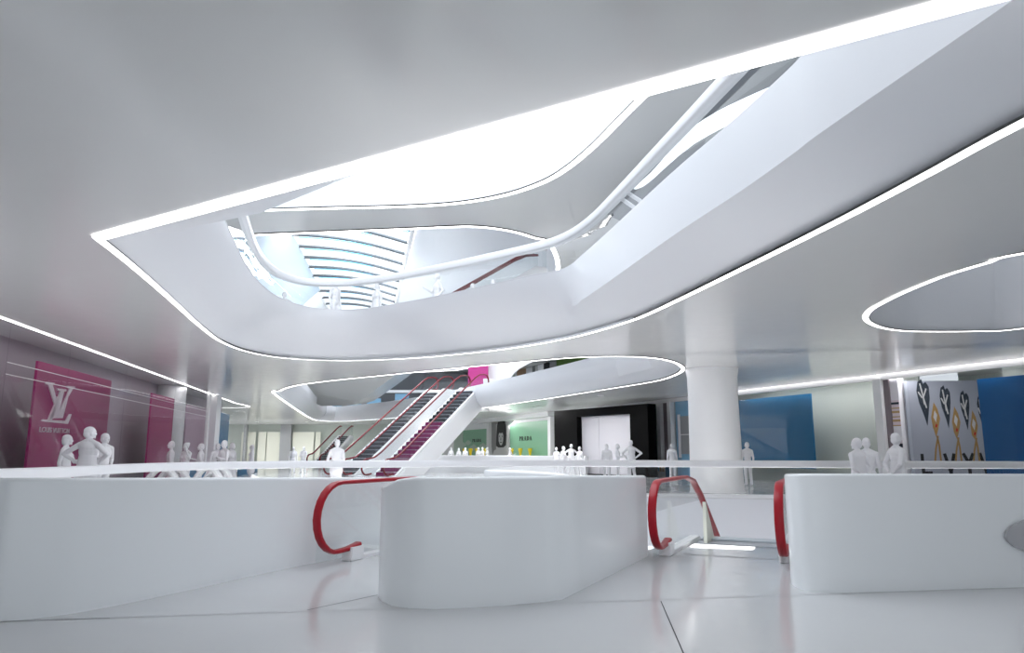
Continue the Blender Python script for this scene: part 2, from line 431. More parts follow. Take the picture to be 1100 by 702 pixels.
# glass roof
RZ = 15.0
rl, rr = [(-14.0, 40), (-14.3, 46), (-18.8, 74)], [(-5.6, 40), (-6.6, 46), (-12.6, 74)]
roofP = crom([Vector((*p, RZ)) for p in rl], 10)+list(reversed(crom([Vector((*p, RZ)) for p in rr], 10)))
n = 90
def closed_res(P, n): return resample(P+[P[0]], n+1)[:-1]
Bres = closed_res(Blp, n); Rres = closed_res(roofP, n)
k0 = min(range(n), key=lambda i: (Vector((-14, 40, 0))-Vector((Rres[i].x, Rres[i].y, 0))).length)
j0 = min(range(n), key=lambda i: (Vector((-12, 28, 0))-Vector((Bres[i].x, Bres[i].y, 0))).length)
def area2(P): return sum(P[i].x*P[(i+1) % len(P)].y-P[(i+1) % len(P)].x*P[i].y for i in range(len(P)))
if area2(Bres)*area2(Rres) < 0: Rres.reverse(); k0 = n-1-k0
Rr = [Rres[(k0+i) % n] for i in range(n)]; Br = [Bres[(j0+i) % n] for i in range(n)]
rg = []
for k in range(7):
    t = k/6; rg.append([(b.x+(r.x-b.x)*t**1.6, b.y+(r.y-b.y)*t**1.6, ZT+.02+(RZ-ZT)*t) for b, r in zip(Br, Rr)])
struct(loft('wall_roof_light', rg, M['fascia'], closed=True))
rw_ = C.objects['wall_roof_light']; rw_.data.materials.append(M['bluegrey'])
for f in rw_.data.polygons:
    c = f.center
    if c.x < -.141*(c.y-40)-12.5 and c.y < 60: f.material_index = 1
roof = empty('glass_roof', (-11, 55, RZ)); tag(roof, 'long glass roof with thin dark curved ribs, seen through both ceiling openings', 'glass roof')
def roof_pt(u, v):     # u across 0..1, v along 0..1
    y = 40+v*34; xl = -14.0-(y-40)*.141; xr = -5.6-(y-40)*.206
    return Vector((xl+(xr-xl)*u, y, RZ+.5*sin(pi*u)))
V = [roof_pt(i/10, j/20)-Vector((-11, 55, RZ)) for j in range(21) for i in range(11)]
mesh('roof_glass', V, grid_faces(21, 11), M['glass'], roof, True)
for k in range(11):
    y0 = 38.2+2.75*k
    P = []
    for i in range(13):
        u = i/12; y = y0+4.9*u-1.0*u*u*0+ .6*sin(pi*u)
        v = (y-40)/34
        if 0 <= v <= 1: P.append(roof_pt(u, v)-Vector((-11, 55, RZ+.05)))
    if len(P) > 3:
        sweep('rib', P, .16, .20, M['rib'], roof)
        Q = [p+Vector((.0, .75, .04)) for p in P[1:9]]
        sweep('blue_reflection', Q, .08, .06, M['bluerefl'], roof)['label'] = 'pale blue strip drawn for a reflection in the roof glass'
for e, uu in (('left', 0), ('right', 1)):
    sweep('edge_beam', [roof_pt(uu, j/10)-Vector((-11, 55, RZ)) for j in range(11)], .3, .3, M['white'], roof)

# ---- outer shell
def wallq(name, p, q, z0, z1, m):
    f = Frame(p, q); return struct(panel(name, f, 0, f.L, z0, z1, m, None, -.1, .1))
wallq('wall_left_upper', (-30, -8), (-30, 90), ZU, ZT, M['white'])
wallq('wall_back_upper', (-45, 88), (32, 88), ZU, ZT, M['white'])
wallq('wall_right_upper', (26, -8), (26, 90), ZU, ZT, M['white'])
wallq('wall_back', (-45, 80), (-6, 80), 0, ZC, M['greygreen'])

for i, (x0, x1) in enumerate(((-45, -8), (10, 32))):
    wallq('rear_light_blocker' if not i else 'rear_light_blocker_right', (x0, -7), (x1, -7), 0, ZC, M['white'])  # unseen walls added to narrow the rear daylight and darken the sides
# ================================================= parapets round the escalators
def zt(p): return 1.165-.036*max(0, p.y-6.3)
def thick(P, d):
    P = [V2(p) for p in P]; n = len(P); out = []
    for i, p in enumerate(P):
        t = (P[min(i+1, n-1)]-P[max(i-1, 0)]).normalized(); out.append(p+Vector((-t.y, t.x))*d)
    return out
def pxy(px, py): v = at(px, py, 0); return Vector((v.x, v.y))
fl_ = [Vector((-9.6, 5.3)), Vector((-6.5, 5.45)), pxy(-60, 671), pxy(0, 668.5), pxy(60, 662.5), pxy(110, 654), pxy(160, 644), pxy(215, 632), pxy(270, 619.5), E1-NR*.25+U*.3, E1-NR*.23+U*1.2]
face = [Vector((p.x, p.y)) for p in crom([Vector((p.x, p.y, 0)) for p in fl_], 6)]
back = thick(face, .42)
lp = prism('parapet', face+[face[-1]+U*.8, back[-1]+U*.8]+back[::-1], 0, 1.15, M['parapet'], None, True, .035, zt)
tag(lp, 'long white curved parapet wall at the left, ending at a red handrail', 'parapet', 'white parapets by the escalators')
mid = [pxy(406, 641), pxy(410, 646.5), pxy(421, 651.5), pxy(440, 654.3), pxy(468, 655), pxy(505, 653.6), pxy(546, 651), pxy(585, 647.3)]
q0, q1 = pxy(604, 644.6), E2-NR*.20+U*.50
mid += [q0.lerp(q1, k/6) for k in range(7)]
tip = q1
mid += [q1+U*.22-NR*.05, q1+U*.32-NR*.2, q1+U*.3-NR*.5]
r0 = mid[0]
mid += [r0+U*3.1+NR*.1, r0+U*3.0, r0+U*2.0, r0+U*1.0, r0+U*.3]
def zmid(p):
    n = (p-E1).dot(NR); k = min(1, max(0, (n-1.69)/.55)); k = k*k*(3-2*k)
    return 1.055+.10*k-.034*max(0, p.y-7.2)
mp = prism('parapet', mid, 0, 1.15, M['parapet'], None, True, .04, zmid)
tag(mp, 'broad white rounded parapet block between the two escalator openings', 'parapet', 'white parapets by the escalators')
rb = [pxy(849.5, 622), pxy(851, 628), pxy(858, 632.5), pxy(872, 636), pxy(900, 637.2), pxy(960, 636), pxy(1030, 633.5), pxy(1100, 631.5), pxy(1240, 628), pxy(1500, 620.5)]
rb = [Vector((p.x, p.y)) for p in crom([Vector((p.x, p.y, 0)) for p in rb], 5)]
rbk = [rb[-1]+Vector((.1, .7)), Vector((4.6, 8.3)), rb[0]+U*1.55+NR*.5, rb[0]+U*1.45+NR*.02]
rp = prism('parapet', rb+rbk, 0, 1.15, M['parapet'], None, True, .03, lambda p: 1.163-.03*max(0, p.y-7.4))
tag(rp, 'white parapet wall with rounded corner at the right, below the standing couple', 'parapet', 'white parapets by the escalators')
# grey pointed oval on the face of the right parapet
f0, f1 = pxy(1060, 632.6), pxy(1150, 630)
ff = Frame(f0, f1); ax, az = ff.at(1077, 577); bx, bz = ff.at(1100, 577)
W = (bx-ax)
pl = shape('wall_plate', ff, [[(ax, az), (ax+.1*W, az+.06), (ax+.35*W, az+.11), (ax+W, az+.175), (ax+2.2*W, az+.12), (ax+2.6*W, az), (ax+2.2*W, az-.13), (ax+W, az-.16), (ax+.3*W, az-.09), (ax+.08*W, az-.04)]], M['plate'], None, .02, .03)
tag(pl, 'small grey pointed oval plate on the face of the right parapet', 'plate')

# ================================================================= escalators
def esc_line(s, runs):
    "height of the walking line at s; runs = [(s, z), ...]"
    for (a, x), (b, y) in zip(runs, runs[1:]):
        if s <= b: return x+(y-x)*(s-a)/(b-a) if s > a else x
    return runs[-1][1]
def escalator(label, base, u, width, runs, red, group=None, steps=(0, 0), stepmats=None, s_in=0, s_out=None, truss=True, hw=.11, hh=.05, hz=.93, comb=False, fin=False, step_len=.4, loop_end=True, trussd=.95, plinth=True):
    u = V2(u).normalized(); r = empty('escalator', (base[0], base[1], base[2] if len(base) > 2 else 0), atan2(u.y, u.x))
    tag(r, label, 'escalator', group)
    s0 = 0; s1 = runs[-1][0] if s_out is None else s_out
    line = lambda s: esc_line(s, runs)
    R = .43
    # handrail path in (s, z), knees rounded
    kn = [(s0+R, line(s0+R)+hz)]
    for s, z in runs[1:-1]:
        for d in (-.6, -.25, 0, .25, .6):
            e = (line(s-.6)+line(s+.6))/2; k = max(0, 1-abs(d)/.6)
            kn.append((s+d, line(s+d)+hz+(e-z)*k*.45))
    kn.append((s1-R, line(s1-R)+hz))
    loop0 = [(s0+R-R*sin(a), line(s0)+hz-R+R*cos(a)) for a in [pi*k/12 for k in range(13)]][::-1]
    loop0[0] = (loop0[0][0], loop0[0][1]+.01)
    tail0 = [(s0+R+.42, loop0[0][1]+.05), (s0+R+.2, loop0[0][1]+.01)]
    path = tail0+loop0+kn[1:]
    if loop_end:
        l1 = [(s1-R+R*sin(a), line(s1)+hz-R+R*cos(a)) for a in [pi*k/12 for k in range(1, 13)]]
        path += l1+[(s1-R-.2, l1[-1][1]+.01)]
    for t in (0, -width):
        sweep('handrail', [(s, t, z) for s, z in path], hw, hh, red, r, side=(0, 1, 0), rnd=.4)
        top = [p for p in (loop0+kn[1:])]
        if loop_end: top += l1
        top = [(s, z-.03) for s, z in top]
        # glass side between handrail and deck
        lo = [(s, min(z, max(line(s)+.05, -9))) for s, z in top]
        inner = [(s if s > s0+.05 else s0+.05, z) for s, z in top]
        V = []
        for o in (-.008, .008):
            V += [(s, t+o, z) for s, z in inner]+[(s, t+o, z) for s, z in lo]
        n = len(inner); Fc = []
        for k in range(n-1):
            Fc += [(k, k+1, n+k+1, n+k), (2*n+k, 2*n+k+1, 3*n+k+1, 3*n+k)]
        mesh('glass_side', V, Fc, M['glass'], r)
        # low white deck under the glass
        ss = sorted(set([s0+.62, s1-.25]+[s+d for s, z in runs[1:-1] for d in (-.3, 0, .3)]))
        D = [[(s, t+y, line(s)+z) for y, z in ((.075, .05), (-.075, .05), (-.075, -.25), (.075, -.25))] for s in ss]
        V = [p for q in D for p in q]; Fc = grid_faces(len(D), 4, True)+[(0, 1, 2, 3), tuple(len(V)-4+i for i in (3, 2, 1, 0))]
        mesh('deck', V, Fc, M['white'], r)
        if plinth: box('plinth', (s0+.74, t, line(s0)+.085), (.26, .17, .17), M['white'], r, 0, .01)
    if truss:
        ss = [s0+.3]+[s for s, z in runs[1:-1]]+[s1-.2]
        ya, yb = .13, -width-.13
        D = [[(s, ya, line(s)-.05), (s, yb, line(s)-.05), (s, yb, line(s)-trussd), (s, ya, line(s)-trussd)] for s in ss]
        V = [p for q in D for p in q]; Fc = grid_faces(len(D), 4, True)+[(0, 1, 2, 3), tuple(len(V)-4+i for i in (3, 2, 1, 0))]
        mesh('truss', V, Fc, M['white'], r)
    if steps[1] > steps[0]:
        n = int((steps[1]-steps[0])/step_len)
        for k in range(n):
            s = steps[0]+(k+.5)*step_len; z = line(s)
            sl = abs(line(s+.5*step_len)-line(s-.5*step_len))
            st = box('step', (s, -width/2, z-.02-sl*.1), (step_len*.96, width-.26, max(.06, sl)), (stepmats or (lambda k, n: M['step']))(k, n), r)
            box('tread', (s, -width/2, z+sl*.42-.01), (step_len*.9, width-.28, .02), M['tread'], st)
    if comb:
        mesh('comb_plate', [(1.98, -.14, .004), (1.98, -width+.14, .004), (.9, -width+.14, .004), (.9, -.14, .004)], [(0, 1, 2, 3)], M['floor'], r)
        mesh('reflection_glow', [(1.99, -.13, .012), (1.99, -width*.66, .012), (1.74, -width*.66, .012), (1.64, -.13, .012)], [(0, 1, 2, 3)], M['comb'], r)['label'] = 'white glow drawn for a bright landing reflection'
    if fin:
        mesh('reflection_fin', [(2.1, -.30, -.45), (3.3, -.30, -.45), (2.15, -.30, .62), (2.1, -.25, -.45), (3.3, -.25, -.45), (2.15, -.25, .62)], [(0,1,2), (3,5,4), (0,3,4,1), (1,4,5,2), (2,5,3,0)], M['cream'], r)['label'] = 'cream pointed fin drawn for a reflection in the glass'  # reflection in the escalator glass built as a solid wedge
    return r
down = [(0, 0), (2.75, 0), (2.75+5.6/tan(radians(29)), -5.6), (14.6, -5.6)]
gD = 'escalators going down in the foreground'
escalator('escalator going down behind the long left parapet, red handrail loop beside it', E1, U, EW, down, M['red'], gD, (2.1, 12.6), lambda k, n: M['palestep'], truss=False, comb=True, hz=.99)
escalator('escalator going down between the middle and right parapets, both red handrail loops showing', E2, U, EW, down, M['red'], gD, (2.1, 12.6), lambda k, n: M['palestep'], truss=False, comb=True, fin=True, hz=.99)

# ---- the pair rising to the upper floor, and one more behind
UE = Vector((.45, .89)).normalized(); NE = Vector((UE.y, -UE.x))
def rise_from(top_px, Y, run, rise, z0=0, flat=1.1):
    "base point so that the inside corner of the upper landing shows at top_px"
    p = aty(top_px[0], top_px[1], Y); L = flat+run
    return Vector((p.x-UE.x*L, p.y-UE.y*L, z0))
up_run = 9.2
ups = [(0, 0), (1.1, 0), (1.1+up_run, 5.55), (1.1+up_run+1.3, 5.55)]
topB = aty(495, 402, 48.6)
bB = Vector((topB.x, topB.y))-UE*(1.1+up_run)
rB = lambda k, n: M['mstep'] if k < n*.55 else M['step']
eB = escalator('nearer of the two escalators rising to the upper floor, magenta reflection-painted lower steps, white side', bB, UE, 1.45, ups, M['darkred'], 'escalators rising to the upper floor', (1.1, 1.1+up_run), rB, trussd=1.55, hw=.10, hh=.09, plinth=False)
bA = bB-NE*(1.62+1.1)+UE*.1
eA = escalator('farther of the two escalators rising to the upper floor, charcoal steps', bA, UE, 1.30, ups, M['darkred'], 'escalators rising to the upper floor', (1.1, 1.1+up_run), trussd=1.2, hw=.10, hh=.09, plinth=False)
p = aty(330, 489, 62); ups3 = [(0, .1), (1, .1), (7.0, 2.75), (7.6, 2.75)]
escalator('small distant escalator at the left of the rising pair, dark steps', (p.x, p.y), (.14, .99), 1.15, ups3, M['darkred'], None, (1, 7.0), trussd=.6, hw=.12, hh=.12, loop_end=False, plinth=False)
# upper floor landing that carries the pair, its edge turned down
lo = (aty(528, 400, 52)).x
# upper storey: a single flight seen behind the upper glass
q = aty(446, 321, 31.0)
e4 = [(0, 0), (1, 0), (6.2, 3.3), (7.0, 3.3)]
escalator('upper storey escalator with dark red handrail, behind the upper glass balustrade', (q.x-.9, q.y-.4, 6.3), (1, .35), 1.1, e4, M['darkred'], None, (0, 0), truss=True, trussd=.35, hw=.12, hh=.12, loop_end=False, plinth=False)
C.objects[-1]

# ============================================== glass balustrades with broad white rails
def balustrade(label, rail3, foot3, w_, h_, name='balustrade', group=None, npan=14, m_glass='glass'):
    o = rail3[0].copy(); r = empty(name, (o.x, o.y, 0)); O = Vector((o.x, o.y, 0))
    sweep('handrail', [p-O for p in rail3], w_, h_, M['rail'], r, rnd=.25)
    n = npan*4+1; A = resample(rail3, n); B = resample(foot3, n)
    for k in range(npan):
        a = A[k*4:k*4+5]; b = B[k*4:k*4+5]
        a = [p-O-Vector((0, 0, h_*.5-.01)) for p in a]; b = [p-O for p in b]
        mesh('glass_panel', a+b, grid_faces(2, 5), M[m_glass], r, True)
    return tag(r, label, 'balustrade', group)
foot = [Vector((p.x, p.y, .11)) for p in rail_pts]
bal = balustrade('long glass balustrade with broad white handrail across the whole hall at eye level', rail_pts, foot, .16, .205)
ox = rail_pts[0]
lampP = [Vector((p.x-ox.x, p.y-ox.y+.30, .02)) for p in rail_pts if p.x > -9]
sweep('added_floor_light', lampP, .10, .03, M['fill_uplight'], bal)['label'] = 'added hidden floor light line'  # added behind the curb, out of view, to brighten the far ceiling
curb = sweep('curb', [Vector((p.x-ox.x, p.y-ox.y, .06)) for p in rail_pts], .22, .12, M['white'], bal)
urail_px = [(246,185),(252,205),(258,223),(265,245),(272,264),(280,278),(291,289),(305,297),(325,302.5),(350,304.5),(378,303.8),(410,300),(440,295),(490,284.8),(540,274),(575,266),(598,259.5),(618,250),(636,237),(655,219),(700,172),(740,130),(770,98),(800,66),(830,33)]
URZ = 6.55
ur = crom(px_at(urail_px, URZ), 4)
i0 = 0
tp = [Vector((p.x, p.y, ZU)) for p in TOPd]
ubal = balustrade('upper glass balustrade with white handrail following the edge of the large ceiling opening', ur, resample(tp, len(ur)), .20, .22, npan=16)
# two white struts crossing to the upper rail at the right
for a, b in (((668,203),(689,217)), ((661,209),(681,223))):
    sweep('strut', [at(*a, 6.6)-ubal.location, at(*b, 6.2)-ubal.location], .08, .08, M['rail'], ubal)

# ---- round white column on the far floor, in front of the blue panel
cx = at(768, 524, 0); cy = 24.9
c0 = Vector(((768.5-550)/F*(cy*CP), cy))
col = lathe('column', [(.93, 0), (.90, .05), (.88, .5), (.84, 3.2), (.85, 3.9), (.90, ZC)], M['white'], None, (c0.x, c0.y, 0), 48)
tag(col, 'thick round white column in front of the blue panel', 'column')

# ---- far opening: its sides, the white parapet above it, the bridge across it
def far_ring(z, d): return [(p.x, p.y, z) for p in shrink(farP, d)]
struct(loft('trim_far_opening', [far_ring(ZC+.03, .1), far_ring(4.35, .35), far_ring(4.6, .65), far_ring(4.9, .82), far_ring(5.2, .9), far_ring(ZU, .9)], M['fascia'], closed=True))
struct(loft('trim_oval_opening', [[(p.x, p.y, z) for p in shrink(rtP, d)] for z, d in ((ZC+.02, .04), (4.4, .12), (4.8, .25), (5.2, .35), (5.7, .4), (7.2, .4))], M['fascia'], closed=True))
# white parapet on the upper floor along the far right side of the far opening
pp = [aty(519,407,53), aty(535,408.5,50.5), aty(548,407.5,48), aty(562,405,45.6), aty(580,401,43), aty(600,395.5,40), aty(620,389.5,37), aty(640,382,33.8), aty(665,372,30), aty(700,360,27.2), aty(740,345,24.8)]
pp = crom(pp, 5)
rg = [[(p.x+.25, p.y+.1, 4.55) for p in pp], [(p.x+.06, p.y, 5.0) for p in pp], [(p.x, p.y, p.z) for p in pp], [(p.x+.14, p.y+.1, p.z+.02) for p in pp], [(p.x+.2, p.y+.14, 5.0) for p in pp]]
tag(loft('parapet', rg, M['fascia']), 'white sloping upper floor parapet above the far ceiling opening, shop windows over it', 'parapet', 'upper floor parapets')
pe = [aty(533,408,50.2), aty(540,399,50), aty(548,391,49.6), aty(560,384,49)]
# the rounded white pier left of the slit
q_ = [aty(x, y, 54.0) for x, y in ((519,409),(534,410),(547,408.5),(550,404),(553,400),(559,395.5),(568,390.5),(582,384),(572,374),(519,386))]
n = len(q_); V = q_+[p+Vector((0, .5, 0)) for p in q_]
Fc = [tuple(range(n)), tuple(range(n, 2*n))]+[(i, (i+1) % n, n+(i+1) % n, n+i) for i in range(n)]
tag(mesh('pier', V, Fc, M['fascia']), 'white rounded pier between the rising escalators and the upper shop windows', 'pier')
# bridge of the upper storeys over the far opening
Yb = 58.0
bp = [(318,405),(322,418),(332,430),(345,436.5),(372,436),(384,432.5),(392,427),(424,404),(436,395)]
bpt = [aty(*q, Yb) for q in bp]
V = [p for p in bpt]+[p+Vector((0, 7, .6)) for p in bpt]; n = len(bpt)
V += [Vector((bpt[0].x, Yb-9, 9.3)), Vector((bpt[-1].x, Yb-9, 9.3)), Vector((bpt[0].x, Yb+7, 9.3)), Vector((bpt[-1].x, Yb+7, 9.3))]
Fc = [tuple(range(n))+(2*n+1, 2*n)]+[tuple(range(n, 2*n))+(2*n+3, 2*n+2)]+[(i, i+1, n+i+1, n+i) for i in range(n-1)]+[(0, n, 2*n+2, 2*n), (n-1, 2*n-1, 2*n+3, 2*n+1)]
tag(mesh('bridge', V, Fc, M['ceil'], None, True, 30), 'white bridge with rounded underside crossing the far ceiling opening, left of the rising escalators', 'bridge')
# dark and blue windows of the upper storey far behind it
fw = Frame((-34, 77), (0, 77))
struct(panel('window_1', fw, 2, 33, ZU, 9.7, M['dark'], None, -.3, .1)); wn = C.objects['window_1']
x = 4.0
k = 0
while x < 32:
    struct(panel('window_pane', fw, x, x+1.5, ZU+.2, 6.9+.5*(k % 2), M['skyblue'], wn, -.18, .03)); x += 2.1 if k % 3 else 3.0; k += 1
struct(panel('window_frame', fw, 2, 33, 7.5, 7.8, M['white'], wn, -.15, .1))
# slot of dark ceiling round the sky streak, upper right
dk = px_at([(655,232),(672,212),(700,180),(745,132),(800,74),(840,30),(905,30),(860,90),(800,140),(740,185),(700,222),(680,242)], ZT)
# ================================================================== shop fronts
def shop(fr, wall, a0, a1, depth, m, name):
    struct(panel(name, fr, a0, a1, 0, ZC, m, None, -depth, .1))
# ---- left: glass wall, back wall, magenta and blue panels
struct(panel('wall_left', LW, 0, LW.L+.5, 0, ZC, M['mauve'], None, -1.3, .1))
wl = None
gl = empty('window_1', LW.P(0, 0)); gl.name = 'window_2'; struct(gl); O = LW.P(0, 0)
class Shift(Frame):
    def __init__(s, fr, o): s.o = fr.o; s.d = fr.d; s.n = fr.n; s.L = fr.L; s.off = Vector(o)
    def P(s, a, z, out=0):
        q = s.o+s.d*a+s.n*out; return Vector((q.x, q.y, z))-s.off
LWs = Shift(LW, O)
ends = [0, 6, LW.a(-5), LW.a(64), LW.a(128), LW.a(183), LW.a(219)]
for a, b in zip(ends, ends[1:]):
    o = panel('window_pane', LWs, a+.01, b-.01, .02, ZC-.02, M['shopglass'], gl, 0, .02); struct(o)
for h in (3.02, 3.28):
    struct(panel('window_rail', LWs, ends[2], ends[-1], h, h+.018, M['white'], gl, .02, .01))
# rounded glass corner at the far end
cr = crom([LW.P(LW.a(226), 0), LW.P(LW.a(240), 0), LW.P(LW.a(250), 0), Vector((-17.0, 46.2, 0)), Vector((-17.9, 47.4, 0)), Vector((-19.6, 48.0, 0))], 6)
cg = loft('window_3', [[(p.x, p.y, .02) for p in cr], [(p.x, p.y, ZC-.02) for p in cr]], M['shopglass']); struct(cg)
def wpanel(fr, label, pxa, pxb, top, bot, m, out, name='wall_panel', cat='panel', group=None, th=.06):
    a, b = fr.a(pxa), fr.a(pxb)
    return tag(panel(name, fr, a, b, bot, top, m, None, out, th), label, cat, group)
# main magenta panel with emblem and name
LP = Frame((LW.o.x-LW.n.x*.35, LW.o.y-LW.n.y*.35), (LW.o.x-LW.n.x*.35+LW.d.x*43, LW.o.y-LW.n.y*.35+LW.d.y*43))
def outw(fr): return fr
za = LP.at(39, 388)[1]
a0, a1 = LP.a(27.5), LP.a(110.5)
po = mesh('shop_panel', [LP.P(a, z, o) for o in (0, .06) for a, z in ((a0, .05), (a1, .05), (a1, za), (a0, za))], [(0,1,2,3), (4,7,6,5), (0,4,5,1), (1,5,6,2), (2,6,7,3), (3,7,4,0)], M['magenta'])
tag(po, 'large magenta panel with pale interlocking letter emblem in the left shop window', 'panel', 'magenta panels in the left window')
def LQ(*pts): return [LP.at(*p) for p in pts]
# px of the emblem, read off the photo (crop 20,380 .. 120,510 at 5.4x)
def C5(x, y): return (20+x/5.4, 380+y/5.4)
emb = [
 [C5(135,163),C5(188,170),C5(188,180),C5(176,181),C5(203,280),C5(190,300),C5(152,181),C5(137,178)],
 [C5(203,202),C5(258,208),C5(256,219),C5(243,222),C5(212,345),C5(208,375),C5(196,372),C5(160,384),C5(182,330),C5(222,216),C5(206,212)],
 [C5(262,187),C5(308,192),C5(305,203),C5(294,207),C5(268,252),C5(236,375),C5(190,376),C5(190,365),C5(200,362),C5(258,250),C5(276,203),C5(262,198)],
 [C5(118,382),C5(160,386),C5(252,391),C5(276,352),C5(288,352),C5(266,409),C5(112,393)],
 [C5(150,384),C5(172,386),C5(214,262),C5(203,250),C5(190,290)],
]
shape('emblem', LP, [LQ(*q) for q in emb], M['emblem'], po, .06, .03)['label'] = 'pale interlocking letters'
A0, Z0 = LP.at(*C5(103,453)); A1, Z1 = LP.at(*C5(275,457)); ht = LP.at(*C5(103,427))[1]-Z0
pol, wd_ = word('LOUIS VUITTON', 1, .12, .22); sx = (A1-A0)/wd_
shape('lettering', LP, [[(A0+x*sx, Z0+y*ht) for x, y in q] for q in pol], M['emblem'], po, .06, .02)['label'] = 'pale thin capital letters'
def lpan(label, pa, pb, py, m, name='shop_panel', cat='panel', group=None, bot=.05, out=0):
    z = LP.at(pa, py)[1]; a, b = LP.a(pa), LP.a(pb)
    return tag(panel(name, LP, a, b, bot, z, m, None, out, .06), label, cat, group)
lpan('narrow magenta panel in the left shop window beside the round pale pillar', 156.5, 181.5, 421, M['magenta2'], group='magenta panels in the left window')
lpan('pale mauve panel in the left shop window beside the round pillar', 196, 219, 434, M['palemauve'])
lpan('tall narrow blue strip between mauve panel and white window post', 219.5, 224.5, 440, M['deepblue'])
cc = LP.P(LP.a(189.5), 0, -.4)
tag(lathe('pillar', [(.62, 0), (.62, ZC-.02)], M['white'], None, (cc.x, cc.y, 0), 32), 'round pale pillar behind the left shop glass', 'pillar')
tag(panel('window_post', LW, LW.a(219.5), LW.a(221), 0, ZC-.02, M['white'], None, -.05, .12), 'slim pale post at the end of the long left shop glass', 'post')
tag(panel('window_post', LW, LW.a(225), LW.a(230), 0, ZC-.02, M['white'], None, -.1, .3), 'broad white post before the rounded glass corner', 'post')
z = LP.at(231, 444)[1]
tag(panel('shop_panel', LP, LP.a(230.5), LP.a(243), .05, 3.5, M['blue'], None, 0, .06), 'blue panel in the rounded left window corner', 'panel')
# far left wall: cream bays between dark piers
BW = Frame((-45, 79.5), (-6, 79.5))
for i, (pa, pb) in enumerate(((259,263),(266,274),(277,285.5),(286.5,301),(314,337),(338.5,344))):
    a, b = BW.a(pa), BW.a(pb); zt_ = BW.at(280, 464.5)[1]
    tag(panel('wall_panel', BW, a, b, 0, zt_, M['cream'], None, .02, .1), ['slim cream bay of the far wall right beside the rounded glass corner', 'second slim cream bay of the far wall from the glass corner', 'cream bay of the far wall left of the broad one and the dark pier', 'broad cream bay of the far wall on the left of the dark pier', 'broad cream bay of the far wall on the right of the dark pier', 'narrow cream bay of the far wall beside the small distant escalator'][i], 'panel', 'cream bays of the far wall')
for i, (pa, pb) in enumerate(((262.8,266),(302,313.5))):
    a, b = BW.a(pa), BW.a(pb)
    tag(panel('pier', BW, a, b, 0, ZC-.03, M['grey'], None, .1, .5), ['slim dark grey pier of the far wall', 'broad dark grey pier between the two broad cream bays'][i], 'pier')

# ---- right: long wall of windows
struct(panel('wall_right', RW, 0, RW.a(1060), 0, ZC, M['greygreen'], None, -1.3, .1))
struct(panel('wall_right_far', RW, RW.a(968), RW.L, 0, ZC, M['greygreen'], None, -1.3, .1))
struct(panel('wall_right_deep', RW, RW.a(1062), RW.a(966), 0, ZC, M['greygreen'], None, -3.6, .1))
struct(panel('trim_right_header', RW, 0, RW.a(597), 3.99, ZC-.01, M['white'], None, -.06, .10))
RP = Frame((RW.o.x-RW.n.x*.3, RW.o.y-RW.n.y*.3), (RW.o.x-RW.n.x*.3+RW.d.x*80, RW.o.y-RW.n.y*.3+RW.d.y*80))
RO = RW.P(0, 0); RWs = Shift(RW, RO)
rg_ = struct(empty('window_4', RO))
for a, b in ((0, RW.a(1101)), (RW.a(1101), RW.a(1052)), (RW.a(1052), RW.a(981)), (RW.a(949), RW.a(878)), (RW.a(878), RW.a(797)), (RW.a(797), RW.a(746))):
    struct(panel('window_pane', RWs, min(a, b)+.01, max(a, b)-.01, .05, 3.93, M['shopglass'], rg_, 0, .02))
def rpan(label, pa, pb, py, m, name='shop_panel', cat='panel', group=None, bot=.05, out=0, fr=None, th=.06):
    fr = fr or RP
    z = min(fr.at(pa, py)[1], 4.04); a, b = sorted((fr.a(pa), fr.a(pb)))
    return tag(panel(name, fr, a, b, bot, z, m, None, out, th), label, cat, group)
rpan('large blue panel in the right shop window beside the round white column', 788, 876, 431, M['blue'], bot=.62, group='blue panels in the right window')
rpan('low blue panel for the sideways-shifted foot of the large blue panel, next to the column', 776, 804, 504, M['blue'], bot=.0, out=.34)  # added for the blue strip as the rail glass shifts it sideways
rpan('dark blue panel in the right shop window at the edge of the view', 1059, 1140, 407, M['deepblue'], group='blue panels in the right window')
# pale and brown pilasters
rpan('white pilaster beside the brown strip, left of the patterned shop wall', 951.5, 960, 396, M['white'], 'pilaster', 'pilaster', out=-.1, bot=0, th=.5)
rpan('brown grey strip between white pilaster and striped post', 960.2, 966, 395, M['brown'], 'pilaster', 'pilaster', out=-.1, bot=0, th=.35)
st = rpan('pale post with tan striped bands in front of the patterned wall', 966.2, 975, 395, M['door'], 'striped_post', 'post', out=-.1, bot=0, th=.3)
a, b = sorted((RP.a(966.6), RP.a(975)))
for (y0, y1) in ((430,458),(473,520)):
    zz1, zz0 = RP.at(971, y0)[1], RP.at(971, y1)[1]
    bd = panel('band', RP, a, b, max(0, zz0), zz1, M['emblem'], st, .2, .02); bd['label'] = 'striped band'
    n_ = 6
    for k in range(n_):
        z0 = max(0, zz0)+(zz1-max(0, zz0))*k/n_
        panel('stripe', RP, a, b, z0, z0+(zz1-max(0, zz0))/n_*(.5 if k % 2 else .25), M['tan'] if k < n_-1 else M['navy'], bd, .22, .01)
